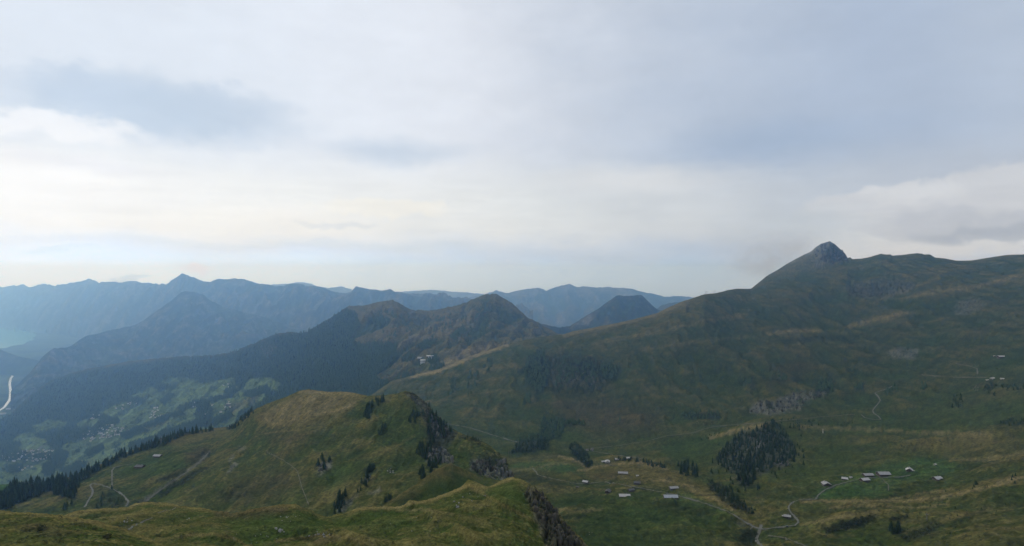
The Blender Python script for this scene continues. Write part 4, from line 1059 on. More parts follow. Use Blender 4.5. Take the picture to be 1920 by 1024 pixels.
# ------------------------------------------------------------------ trees
def spruce_parts(seed, tiers=9, pts=9):
    """crown and trunk of a spruce of height 1"""
    r = random.Random(seed)
    V, Fc = [], []
    lean = (r.uniform(-0.02, 0.02), r.uniform(-0.02, 0.02))
    for t in range(tiers):
        f = t / (tiers - 1)
        z0 = 0.08 + 0.80 * f ** 0.93
        rad = (0.205 * (1 - f) ** 0.8 + 0.018) * r.uniform(0.82, 1.15)
        zt = z0 + 0.21 * (1 - 0.45 * f)
        n = pts if f < 0.6 else 6
        a0 = r.uniform(0, 6.28)
        cx, cy = lean[0] * z0, lean[1] * z0
        b = len(V)
        V.append((cx, cy, min(zt, 1.0)))
        for k in range(n * 2):
            a = a0 + math.pi * k / n
            if k % 2 == 0:
                rr = rad * r.uniform(0.75, 1.25)
                zz = z0 - 0.035 * r.uniform(0.4, 1.6)
            else:
                rr = rad * r.uniform(0.35, 0.6)
                zz = z0 + 0.04
            V.append((cx + rr * math.cos(a), cy + rr * math.sin(a), zz))
        for k in range(n * 2):
            Fc.append((b, b + 1 + k, b + 1 + (k + 1) % (n * 2)))
        V.append((cx, cy, z0 + 0.03))
        for k in range(n * 2):
            Fc.append((len(V) - 1, b + 1 + (k + 1) % (n * 2), b + 1 + k))
    TV, TF = [], []
    for j, (z, rr) in enumerate(((-0.08, 0.024), (0.3, 0.016), (0.9, 0.004))):
        for k in range(6):
            TV.append((rr * math.cos(k * math.pi / 3), rr * math.sin(k * math.pi / 3), z))
    for j in range(2):
        for k in range(6):
            a, b = j * 6 + k, j * 6 + (k + 1) % 6
            TF += [(a, b, b + 6), (a, b + 6, a + 6)]
    return np.array(V), np.array(Fc), np.array(TV), np.array(TF)


TREE_VARIANTS = [spruce_parts(s_) for s_ in (1, 2, 3, 4, 5)]
CROWN = [mesh_arrays('crown', v, f, (M_NEEDLE,)) for v, f, _, _ in TREE_VARIANTS]
TRUNK = [mesh_arrays('trunk', v, f, (M_BARK,)) for _, _, v, f in TREE_VARIANTS]


def low_spruce(seed):
    r = random.Random(seed)
    V, Fc = [], []
    for z0, zt, rad in ((0.04, 0.55, 0.24), (0.32, 0.8, 0.17), (0.6, 1.0, 0.10)):
        b = len(V)
        V.append((r.uniform(-0.02, 0.02), r.uniform(-0.02, 0.02), zt))
        for k in range(6):
            a = k * math.pi / 3 + r.uniform(-0.3, 0.3)
            rr = rad * r.uniform(0.7, 1.25)
            V.append((rr * math.cos(a), rr * math.sin(a), z0 + r.uniform(-0.04, 0.04)))
        for k in range(6):
            Fc.append((b, b + 1 + k, b + 1 + (k + 1) % 6))
    return np.array(V), np.array(Fc)


def bush(seed):
    r = random.Random(seed)
    V, Fc = [], []
    for j in range(26):
        a, b_ = r.uniform(0, 6.28), r.uniform(-0.2, 1.4)
        rr = 0.5 * r.uniform(0.6, 1.1)
        cx, cy, cz = rr * math.cos(a) * math.cos(b_), rr * math.sin(a) * math.cos(b_), 0.35 + rr * math.sin(b_)
        b0 = len(V)
        for k in range(3):
            V.append((cx + r.uniform(-0.28, 0.28), cy + r.uniform(-0.28, 0.28), max(-0.1, cz + r.uniform(-0.25, 0.25))))
        Fc.append((b0, b0 + 1, b0 + 2))
    return np.array(V), np.array(Fc)


LOW = [low_spruce(k) for k in range(8)]
BUSH = [bush(k) for k in range(6)]
MASS = {}          # name -> list of (variants, index, position, height, rotation, girth)


def mass(name, templ, p, h, girth=1.0):
    MASS.setdefault(name, []).append((templ, random.randrange(len(templ)), p, h, random.uniform(0, 6.28), girth))


def flush_mass(name, label, cat, material):
    Vs, Fs, off = [], [], 0
    for templ, i, p, h, a, g in MASS.get(name, []):
        v, f = templ[i][0], templ[i][1]
        ca, sa = math.cos(a), math.sin(a)
        w = np.empty_like(v)
        w[:, 0] = (v[:, 0] * ca - v[:, 1] * sa) * h * g + p[0]
        w[:, 1] = (v[:, 0] * sa + v[:, 1] * ca) * h * g + p[1]
        w[:, 2] = v[:, 2] * h + p[2]
        Vs.append(w)
        Fs.append(f + off)
        off += len(v)
    if not Vs:
        return
    o = link(name, mesh_arrays(name, np.vstack(Vs), np.vstack(Fs), (material,)))
    tag(o, label, cat, None, 'stuff')


def in_poly(x, y, poly):
    ins = False
    n = len(poly)
    for i in range(n):
        ax, ay = poly[i]
        bx, by = poly[(i + 1) % n]
        if (ay > y) != (by > y) and x < (bx - ax) * (y - ay) / (by - ay) + ax:
            ins = not ins
    return ins


def scatter(poly, n, gap=3.0, avoid=(), ygap=0.6):
    xs = [p[0] for p in poly]
    ys = [p[1] for p in poly]
    out, cells = [], {}
    tries = 0
    while len(out) < n and tries < n * 30:
        tries += 1
        x, y = random.uniform(min(xs), max(xs)), random.uniform(min(ys), max(ys))
        if not in_poly(x, y, poly) or any(in_poly(x, y, a) for a in avoid):
            continue
        k = (int(x / gap), int(y / (gap * ygap)))
        if k in cells:
            continue
        cells[k] = 1
        out.append((x, y))
    return out


CAND = []            # near trees: pixel height, position, height, label, group


def trees(sheet, poly, n, h, label, group, gap=4.0, ygap=0.6, avoid=()):
    sh = SHEETS[sheet]
    for x, y in scatter(poly, n, gap, avoid, ygap):
        p = sh.at(x, y)
        if p is None:
            continue
        hh = random.uniform(*h)
        CAND.append((hh / p[1] * F, p, hh, label, group))


CLEARING = [(-50, 935), (0, 904), (18, 904), (24, 916), (0, 932), (-50, 950)]
trees('ridge', EDGE_WOOD, 420, (8, 18), 'dark spruce in the dense wood along the edge of the left terrace', 'spruces along the left forest edge', 4.2, 0.55, (CLEARING,))
for poly, n, h in (([(428, 806), (436, 798), (470, 771), (476, 776), (455, 792), (436, 810)], 26, (8, 13)), ([(412, 806), (420, 802), (428, 803), (424, 809)], 2, (6, 9))):
    trees('ridge', poly, n, h, 'spruce on the left shoulder of the dry topped hill', 'spruces on the left shoulder of the hill', 4, 0.6)
for poly, n, h in (([(680, 790), (684, 770), (705, 750), (722, 744), (722, 752), (702, 768), (690, 788)], 26, (8, 13)), ([(706, 818), (712, 802), (726, 800), (720, 814)], 8, (7, 11)),
                   ([(764, 796), (770, 776), (790, 768), (796, 782), (780, 794)], 16, (7, 11)), ([(592, 892), (598, 862), (618, 856), (620, 870), (604, 888)], 9, (7, 12)),
                   ([(682, 906), (688, 876), (702, 874), (700, 892)], 10, (7, 11)), ([(622, 964), (630, 940), (646, 925), (650, 940), (640, 962)], 18, (7, 11)), ([(670, 925), (678, 905), (694, 902), (690, 915)], 8, (5, 9)),
                   ([(720, 944), (724, 934), (734, 930), (736, 938)], 6, (5, 8))):
    trees('ridge', poly, n, h, 'small spruce on the smooth face of the dry topped hill', 'spruces scattered over the hill face', 3.6, 0.6)
trees('ridge', [(800, 800), (806, 770), (800, 758), (822, 780), (850, 808), (846, 822), (820, 822), (806, 850), (800, 846)], 46, (7, 12), 'spruce among the crags on the rocky right edge of the hill', 'spruces among the hill crags', 4, 0.6)
trees('ridge', [(776, 866), (782, 840), (800, 838), (800, 862)], 12, (8, 13), 'spruce beside the crags on the rocky right edge of the hill', 'spruces beside the hill crags', 4, 0.6)
trees('ridge', [(784, 902), (788, 880), (806, 868), (830, 866), (812, 884), (800, 900)], 16, (8, 13), 'spruce below the crags on the rocky right edge of the hill', 'spruces below the hill crags', 4, 0.6)
trees('ridge', [(862, 815), (888, 824), (900, 826), (895, 832), (870, 824)], 8, (4, 7), 'low spruce on the skyline right of the hill crags', 'low spruces on the ridge skyline', 4, 0.6)
trees('ridge', [(180, 958), (188, 930), (212, 915), (232, 940), (226, 955)], 14, (5, 9), 'small spruce inside the loop of the gravel track', 'spruces inside the track loop', 4, 0.6)
trees('ridge', [(118, 958), (124, 946), (136, 946), (132, 960)], 5, (8, 12), 'spruce beside the gully left of the track loop', 'spruces left of the track loop', 4, 0.6)
trees('right', KNOLL, 400, (7, 16), 'dark spruce on the steep rocky knoll between the chalet groups', 'spruces on the rocky knoll', 3.6, 0.6)
trees('right', [(1325, 880), (1345, 835), (1400, 800), (1500, 800), (1515, 870), (1440, 905), (1410, 930), (1385, 930)], 46, (5, 11), 'smaller spruce standing loose round the rocky knoll', 'loose spruces round the knoll', 7, 0.7, (KNOLL,))
trees('right', [(1262, 886), (1272, 872), (1290, 870), (1312, 880), (1310, 896), (1290, 898)], 34, (10, 15), 'spruce in the clump behind the chalet hill', 'spruces behind the chalet hill', 4, 0.6)
trees('right', [(1665, 1002), (1668, 994), (1684, 988), (1690, 996), (1680, 1004)], 10, (8, 12), 'spruce in the small clump near the lower right', 'spruces in the lower right clump', 4, 0.6)
CAND.sort(key=lambda t: -t[0])
for k, (ph, p, hh, label, group) in enumerate(CAND):
    vi = random.randrange(5)
    if k < 300:
        t = empty('spruce_tree', p, random.uniform(0, 6.28), hh)
        g_ = hh * random.uniform(0.8, 1.45)
        t.scale = (g_, g_, hh)
        tag(t, label, 'tree', group)
        link('trunk', TRUNK[vi], t)
        link('crown', CROWN[vi], t)
    else:
        mass('conifers', TREE_VARIANTS, p, hh)

# woods too dense or too far to count
for x, y in scatter(WOOD_MAIN, 15000, 2.5, MEADOWS, 0.7):
    p = S6.at(x, y)
    if p is not None and y < 905:
        if p[1] < 5200 or random.random() < 0.8:
            mass('woods', LOW, p, random.uniform(15, 27), random.uniform(0.9, 1.25))
for m in STRIPS:
    for x, y in scatter(m, 170, 2.0, (), 0.6):
        p = S6.at(x, y)
        if p is not None:
            mass('woods', LOW, p, random.uniform(13, 24), 1.15)
for m in MEADOWS:
    a = abs(sum(m[i][0] * m[i - 1][1] - m[i - 1][0] * m[i][1] for i in range(len(m)))) / 2
    for x, y in scatter(m, int(a / 55), 3.0):
        p = S6.at(x, y)
        if p is not None and fbm(np.array([x / 14.0]), np.array([y / 9.0]), 2, 5)[0] > 0.05:
            mass('woods', random.choice((BUSH, LOW)), p, random.uniform(9, 18), 1.1)
for poly, n in (([(665, 652), (700, 642), (745, 646), (742, 668), (705, 674)], 160), ([(782, 650), (800, 639), (812, 645), (795, 657)], 50), ([(842, 632), (866, 614), (876, 622), (852, 640)], 50), ([(690, 600), (715, 592), (730, 600), (712, 615)], 70),
                ([(800, 682), (812, 668), (822, 672), (815, 684)], 26), ([(804, 694), (820, 682), (836, 684), (820, 698)], 30), ([(750, 674), (765, 664), (778, 668), (764, 680)], 26), ([(735, 720), (750, 700), (790, 704), (800, 712), (780, 730)], 90),
                ([(893, 592), (915, 576), (922, 584), (900, 604)], 30), ([(800, 625), (850, 600), (890, 590), (960, 600), (900, 640), (820, 650)], 60), ([(690, 575), (760, 590), (860, 590), (840, 610), (720, 640)], 70)):
    for x, y in scatter(poly, n, 2.6, (), 0.6):
        p = S6.at(x, y)
        if p is not None:
            mass('woods', LOW, p, random.uniform(14, 24), 1.5)
for poly, n, h in (([(980, 690), (990, 668), (1020, 660), (1030, 690), (1020, 735), (1005, 740), (985, 710)], 150, (9, 15)), ([(1040, 690), (1060, 668), (1115, 668), (1125, 695), (1110, 735), (1085, 700), (1050, 735), (1035, 720)], 120, (8, 14)),
                   ([(1125, 690), (1140, 680), (1160, 690), (1155, 708), (1130, 712)], 50, (9, 14)), ([(980, 760), (986, 740), (994, 740), (994, 758)], 12, (10, 16)), ([(840, 740), (846, 712), (856, 712), (852, 742)], 16, (9, 14)), ([(870, 745), (880, 700), (898, 690), (890, 740)], 20, (9, 14)),
                   ([(905, 690), (915, 675), (925, 680), (915, 700)], 12, (9, 14)), ([(1012, 815), (1015, 785), (1055, 785), (1060, 800), (1050, 820), (1030, 826)], 80, (8, 13)), ([(1055, 795), (1060, 788), (1095, 790), (1095, 798)], 26, (6, 10)),
                   ([(956, 850), (975, 825), (1010, 815), (1030, 820), (1030, 840), (1000, 848)], 90, (8, 13)), ([(1065, 838), (1078, 830), (1095, 845), (1112, 870), (1100, 878), (1082, 862)], 70, (7, 11)), ([(1200, 866), (1220, 866), (1250, 876), (1255, 882), (1220, 876)], 20, (6, 11)), ([(1150, 864), (1165, 858), (1200, 862), (1200, 868)], 16, (5, 9)),
                   ([(1275, 780), (1285, 770), (1350, 772), (1352, 784), (1300, 788)], 40, (5, 9)), ([(1310, 826), (1330, 815), (1350, 812), (1350, 818), (1320, 828)], 12, (4, 7)),
                   ([(1390, 716), (1400, 708), (1412, 712), (1408, 722)], 12, (6, 11)), ([(1452, 710), (1465, 704), (1480, 706), (1478, 714)], 12, (6, 10)), ([(1530, 735), (1535, 715), (1560, 712), (1562, 735)], 36, (7, 12)), ([(1600, 730), (1608, 718), (1622, 722), (1618, 732)], 14, (6, 10)),
                   ([(1655, 740), (1665, 730), (1680, 722), (1686, 734), (1670, 742)], 14, (6, 10)), ([(1724, 730), (1728, 718), (1740, 720), (1738, 732)], 9, (6, 10)), ([(1784, 766), (1788, 742), (1804, 738), (1804, 764)], 22, (6, 11)), ([(1845, 725), (1850, 716), (1870, 718), (1866, 745), (1856, 748)], 22, (6, 10)), ([(1870, 722), (1920, 722), (1930, 732), (1880, 732)], 26, (5, 9)),
                   ([(1440, 800), (1460, 788), (1490, 785), (1540, 790), (1540, 800), (1470, 806)], 46, (4, 8)), ([(1560, 790), (1600, 790), (1605, 798), (1560, 800)], 14, (3, 6)), ([(1436, 798), (1440, 786), (1452, 786), (1452, 800)], 10, (6, 10)),
                   ([(1330, 905), (1345, 905), (1395, 940), (1400, 955), (1380, 952), (1345, 925)], 50, (5, 10)), ([(1385, 960), (1400, 950), (1420, 958), (1410, 966)], 10, (3, 6)), ([(1865, 792), (1900, 782), (1925, 788), (1925, 800), (1890, 800)], 26, (4, 7)),
                   ([(1822, 912), (1828, 904), (1836, 910), (1830, 916)], 4, (4, 7)), ([(1895, 905), (1900, 888), (1908, 892), (1905, 908)], 4, (4, 6)), ([(1440, 620), (1700, 560), (1920, 600), (1920, 700), (1600, 740), (1440, 720)], 70, (3, 6)), ([(1650, 830), (1920, 780), (1920, 990), (1700, 1010)], 60, (1.5, 3.5)), ([(1100, 640), (1400, 600), (1400, 780), (1150, 800)], 40, (4, 8))):
    for x, y in scatter(poly, n, 2.6, (), 0.55):
        p = S7.at(x, y)
        if p is not None:
            mass('conifers', TREE_VARIANTS if p[1] < 1500 else LOW, p, random.uniform(*h) * (1.0 if p[1] < 1500 else 1.25), 1.15 if p[1] < 1500 else 1.5)
for poly, n, h in (([(1320, 895), (1345, 905), (1400, 945), (1405, 962), (1375, 955), (1335, 925)], 60, (2, 4.5)), ([(1545, 992), (1580, 978), (1640, 966), (1642, 976), (1590, 992), (1550, 1000)], 110, (1.2, 2.6)), ([(1690, 1008), (1740, 985), (1770, 980), (1745, 1000), (1700, 1018)], 70, (1.0, 2.4)),
                   ([(1665, 972), (1700, 966), (1700, 972), (1668, 978)], 30, (1, 2)), ([(1385, 1024), (1390, 995), (1405, 985), (1425, 1000), (1415, 1024)], 50, (1, 2.4)), ([(1640, 830), (1740, 815), (1800, 810), (1780, 835), (1680, 845)], 60, (1.2, 2.6)), ([(960, 880), (1060, 905), (1060, 915), (960, 900)], 40, (1, 2.5)),
                   ([(1430, 990), (1920, 900), (1920, 1024), (1450, 1024)], 160, (0.6, 1.5)), ([(1060, 910), (1400, 960), (1400, 1024), (1100, 1024)], 70, (0.6, 1.5)), ([(1660, 620), (1920, 560), (1920, 700), (1660, 720)], 60, (1.5, 3.5))):
    for x, y in scatter(poly, n, 2.0, (), 0.6):
        p = S7.at(x, y)
        if p is not None:
            mass('shrubs', BUSH, p, random.uniform(*h), 1.4)
for poly, n, h in (([(300, 930), (345, 898), (380, 876), (388, 882), (350, 905), (305, 935)], 50, (1.5, 3.5)), ([(290, 902), (330, 886), (352, 880), (345, 888), (300, 906)], 40, (1, 2.2)), ([(762, 736), (790, 746), (842, 799), (856, 814), (846, 832), (806, 862), (800, 800), (784, 764)], 200, (1.0, 3.4)), ([(856, 812), (880, 820), (902, 828), (935, 852), (925, 852), (895, 834), (860, 820)], 46, (0.8, 2.6)), ([(880, 850), (935, 848), (962, 885), (880, 880)], 70, (1, 2.6)),
                   ([(400, 920), (450, 905), (480, 925), (430, 945)], 60, (0.8, 1.6)), ([(420, 830), (700, 800), (800, 860), (640, 950), (420, 950)], 200, (0.5, 1.4)), ([(755, 736), (785, 740), (800, 757), (790, 764), (765, 745)], 30, (1, 2.4))):
    for x, y in scatter(poly, n, 2.0, (), 0.6):
        p = S8.at(x, y)
        if p is not None:
            mass('shrubs', BUSH, p, random.uniform(*h), 1.4)
for sh_, poly, n, h in ((S9, [(130, 970), (850, 930), (1000, 950), (1000, 1024), (340, 1024), (200, 985)], 260, (0.25, 0.7)), (S9, [(984, 925), (1014, 922), (1096, 1020), (1030, 1030)], 70, (0.6, 1.6)), (S10, [(0, 962), (120, 970), (280, 1015), (0, 1024)], 160, (0.2, 0.55)),
                        (S10, [(70, 988), (82, 988), (82, 996), (70, 996)], 14, (0.5, 0.9)), (S10, [(195, 1006), (206, 1006), (206, 1013), (196, 1012)], 10, (0.5, 0.9)), (S9, [(205, 990), (214, 990), (214, 998), (206, 998)], 8, (0.8, 1.4))):
    for x, y in scatter(poly, n, 1.6, (), 0.6):
        p = sh_.at(x, y)
        if p is not None:
            mass('shrubs', BUSH, p, random.uniform(*h), 1.6)
flush_mass('woods', 'dark mountain woods on the middle distance slopes', 'woods', M_NEEDLE)
flush_mass('conifers', 'small conifers strewn over the pastures and cliffs', 'trees', M_NEEDLE)
flush_mass('shrubs', 'low dark shrubs strewn over the grass', 'shrubs', mat('dwarf_shrub', (0.030, 0.042, 0.018), (0.05, 0.05, 0.022), 0.5, 0.95, 0.1))


# ------------------------------------------------------------------ rocks
def rock_mesh(seed, sub=2, tall=1.0):
    r = random.Random(seed)
    import bmesh
    bm = bmesh.new()
    bmesh.ops.create_icosphere(bm, subdivisions=sub, radius=1.0)
    planes = [(Vector((r.gauss(0, 1), r.gauss(0, 1), r.gauss(0, 1))).normalized(), r.uniform(0.45, 0.85)) for _ in range(11)]
    for v in bm.verts:
        c_ = v.co.copy()
        for nrm, d in planes:
            k = c_.dot(nrm) - d
            if k > 0:
                c_ -= nrm * k
        v.co = Vector((c_.x, c_.y, c_.z * tall)) * r.uniform(0.94, 1.06)
    bm.verts.ensure_lookup_table()
    V = np.array([v.co[:] for v in bm.verts])
    Fc = np.array([[v.index for v in f.verts] for f in bm.faces])
    bm.free()
    return V, Fc


ROCKS = [rock_mesh(k) for k in range(8)]
PILLARS = [rock_mesh(20 + k, 2, 1.9) for k in range(8)]
BOULDER_ME = [mesh_arrays('boulder', v, f, (M_BOULDER,)) for v, f in ROCKS]


def outcrop(sheet, poly, n, size, label, material, gap=4.0, templ=PILLARS):
    sh = SHEETS[sheet]
    Vs, Fs, off = [], [], 0
    for x, y in scatter(poly, n, gap, (), 0.7):
        p = sh.at(x, y)
        if p is None:
            continue
        v, f = random.choice(templ)
        s_ = random.uniform(*size)
        a = random.uniform(0, 6.28)
        ca, sa = math.cos(a), math.sin(a)
        w = np.stack([(v[:, 0] * ca - v[:, 1] * sa) * s_, (v[:, 0] * sa + v[:, 1] * ca) * s_, v[:, 2] * s_ * random.uniform(0.8, 1.5)], -1) + p - np.array((0, -0.35 * s_, 0.25 * s_))
        Vs.append(w)
        Fs.append(f + off)
        off += len(v)
    if Vs:
        o = link('rock_outcrop', mesh_arrays('rock_outcrop', np.vstack(Vs), np.vstack(Fs), (material,)))
        tag(o, label, 'rock outcrop', 'rock outcrops on the slopes', 'structure')


outcrop('ridge', RK_A, 46, (1.2, 3.2), 'pale fluted crag below the spruces on the hill edge', M_CRAG)
outcrop('ridge', [(806, 800), (806, 776), (816, 776), (832, 792), (846, 808), (840, 818), (815, 818)], 40, (1.0, 2.6), 'broken crag along the top edge of the hill', M_CRAG)
outcrop('ridge', [(884, 880), (888, 864), (905, 866), (930, 872), (936, 895), (905, 894)], 36, (1.2, 3.0), 'grey crag on the lower end of the hill', M_CRAG_D)
outcrop('ridge', [(930, 892), (934, 862), (950, 866), (965, 890), (962, 902)], 30, (1.2, 3.2), 'pale crag at the right tip of the hill', M_CRAG)
outcrop('ridge', [(762, 738), (790, 746), (842, 800), (858, 816), (846, 826), (804, 780)], 34, (0.8, 2.2), 'broken rock rim running down the skyline of the hill', M_CRAG_D)
outcrop('ridge', [(590, 890), (600, 872), (612, 864), (622, 864), (612, 882)], 16, (0.9, 2.0), 'small rock cluster round the spruces on the hill face', M_CRAG)
outcrop('ridge', [(682, 904), (688, 892), (694, 894), (690, 906)], 8, (0.9, 2.0), 'single rock tooth on the hill face', M_CRAG)
outcrop('front', [(986, 925), (994, 914), (1012, 922), (1040, 958), (1064, 986), (1096, 1022), (1080, 1030), (1050, 1024), (1020, 990), (1000, 950)], 150, (0.5, 1.7), 'dark mossy crag on the right end of the foreground ridge', M_CRAG_D, 4)
outcrop('right', CLIFF_A, 90, (1.8, 4.2), 'long grey rock band above the alp road', M_CRAG_D)
outcrop('right', [(1040, 722), (1050, 690), (1062, 686), (1060, 705), (1095, 695), (1115, 700), (1116, 726), (1108, 730), (1085, 712), (1060, 725)], 46, (1.6, 3.6), 'fluted rock wall among trees at the mountain foot', M_CRAG)
outcrop('right', [(1528, 472), (1538, 461), (1556, 454), (1568, 461), (1588, 482), (1586, 490), (1560, 496), (1534, 490)], 64, (5.0, 13.0), 'dark craggy rock of the hidden summit', M_CRAG_D, 4.5)
outcrop('right', [(1590, 552), (1620, 540), (1650, 542), (1660, 552), (1620, 560)], 40, (1.8, 4.0), 'dark rock step high on the right mountain', M_CRAG_D)
outcrop('right', [(1660, 668), (1668, 655), (1690, 658), (1720, 656), (1715, 668), (1680, 674)], 22, (1.0, 2.4), 'loose pale rocks on the right slope', M_CRAG)
outcrop('right', [(1796, 590), (1800, 566), (1830, 560), (1836, 580), (1812, 592)], 26, (1.2, 2.8), 'grey rock ribs high on the right slope', M_CRAG_D)
outcrop('right', [(1452, 874), (1458, 858), (1468, 858), (1470, 870), (1490, 858), (1494, 866), (1475, 874)], 20, (1.0, 2.6), 'pale rock foot of the wooded knoll', M_CRAG)
outcrop('right', [(1372, 850), (1380, 828), (1420, 818), (1434, 822), (1425, 845), (1390, 860)], 40, (1.0, 2.4), 'pale rocks between the spruces of the knoll', M_CRAG)
outcrop('right', [(1824, 730), (1830, 722), (1836, 726), (1832, 736)], 8, (1.0, 2.2), 'small pale crag by the shrubs on the right slope', M_CRAG)
outcrop('right', [(1295, 790), (1315, 786), (1345, 790), (1342, 798), (1310, 798)], 18, (0.8, 2.0), 'pale boulders below the little trees at the slope foot', M_CRAG)

for sheet, cen, n, spread, size, label, group in (
        ('front', (524, 994), 12, (9, 5), (0.25, 0.75), 'white limestone boulder in the bright pile on the foreground ridge', 'boulders in the bright pile'),
        ('front', (602, 1003), 16, (12, 4), (0.2, 0.55), 'white limestone boulder in the row on the foreground ridge', 'boulders in the row'),
        ('front', (546, 972), 10, (14, 7), (0.15, 0.45), 'small white boulder in the loose scatter on the foreground ridge', 'boulders in the loose scatter'),
        ('front', (236, 978), 7, (12, 3), (0.2, 0.6), 'white boulder beside the short foreground footpath', 'boulders beside the footpath'),
        ('front', (858, 947), 5, (10, 5), (0.3, 0.7), 'white boulder on the crest knob of the foreground ridge', 'boulders on the crest knob'),
        ('front', (890, 934), 6, (16, 8), (0.2, 0.45), 'pale stone on the green slope of the foreground ridge', 'stones on the green slope'),
        ('front', (350, 972), 3, (5, 2), (0.3, 0.7), 'pale boulder in the brown grass of the foreground ridge', 'boulders in the brown grass'),
        ('front', (490, 1008), 10, (35, 9), (0.12, 0.3), 'tiny pale stone in the grass of the foreground ridge', 'tiny stones in the grass'),
        ('front', (820, 990), 9, (70, 22), (0.12, 0.32), 'pale stone on the wide right flank of the foreground ridge', 'stones on the right flank'),
        ('ridge', (732, 884), 6, (9, 4), (0.5, 1.3), 'pale boulder on the steep hill face', 'boulders on the hill face'),
        ('right', (1108, 1001), 3, (4, 2), (0.5, 1.2), 'pale boulder in the meadow below the foreground crag', 'boulders in the meadow')):
    sh = SHEETS[sheet]
    for _ in range(n):
        x, y = random.gauss(cen[0], spread[0] * 0.6), random.gauss(cen[1], spread[1] * 0.6)
        p = sh.at(x, min(y, 1022))
        if p is None:
            continue
        o = link('boulder', random.choice(BOULDER_ME))
        s_ = random.uniform(*size)
        o.location = (p[0], p[1], p[2] + 0.15 * s_)
        o.scale = (s_ * random.uniform(0.9, 1.5), s_, s_ * random.uniform(0.6, 0.95))
        o.rotation_euler = (random.uniform(-0.3, 0.3), random.uniform(-0.3, 0.3), random.uniform(0, 6.28))
        tag(o, label, 'boulder', group)


# ------------------------------------------------------------------ buildings
def boxes(name, items, mats, parent=None):
    """items: (x0,x1,y0,y1,z0,z1[,mat index]) joined as one mesh"""
    V, Fc, Mi = [], [], []
    for it in items:
        x0, x1, y0, y1, z0, z1 = it[:6]
        b = len(V)
        V += [(x0, y0, z0), (x1, y0, z0), (x1, y1, z0), (x0, y1, z0), (x0, y0, z1), (x1, y0, z1), (x1, y1, z1), (x0, y1, z1)]
        for f in ((0, 3, 2, 1), (4, 5, 6, 7), (0, 1, 5, 4), (1, 2, 6, 5), (2, 3, 7, 6), (3, 0, 4, 7)):
            Fc.append([b + i for i in f])
            Mi.append(it[6] if len(it) > 6 else 0)
    return link(name, mesh_arrays(name, V, Fc, mats, False, Mi), parent)


def gable_body(L, Wd, h, rise, z0=-1.5):
    """walls of a gabled house, ridge along x"""
    a, b = L / 2, Wd / 2
    V = [(-a, -b, z0), (a, -b, z0), (a, b, z0), (-a, b, z0), (-a, -b, h), (a, -b, h), (a, b, h), (-a, b, h), (-a, 0, h + rise), (a, 0, h + rise)]
    Q = [(0, 1, 5, 4), (2, 3, 7, 6), (1, 2, 6, 5), (3, 0, 4, 7), (5, 6, 9, 9), (7, 4, 8, 8)]
    me = bpy.data.meshes.new('wall')
    me.from_pydata(V, [], [list(dict.fromkeys(f)) for f in Q])
    return me


def roof_mesh(L, Wd, h, rise, over, th):
    a = L / 2 + over
    b = Wd / 2 + over
    sl = rise / (Wd / 2)
    e = h - over * sl + 0.06
    r = h + rise + 0.06
    V = []
    for x in (-a, a):
        V += [(x, -b, e), (x, 0, r), (x, b, e), (x, b, e + th), (x, 0, r + th), (x, -b, e + th)]
    Fc = [(0, 1, 4, 5), (1, 2, 3, 4), (11, 10, 7, 6), (10, 9, 8, 7), (5, 4, 10, 11), (4, 3, 9, 10), (6, 7, 1, 0), (7, 8, 2, 1), (0, 5, 11, 6), (3, 2, 8, 9)]
    me = bpy.data.meshes.new('roof')
    me.from_pydata(V, [], Fc)
    return me


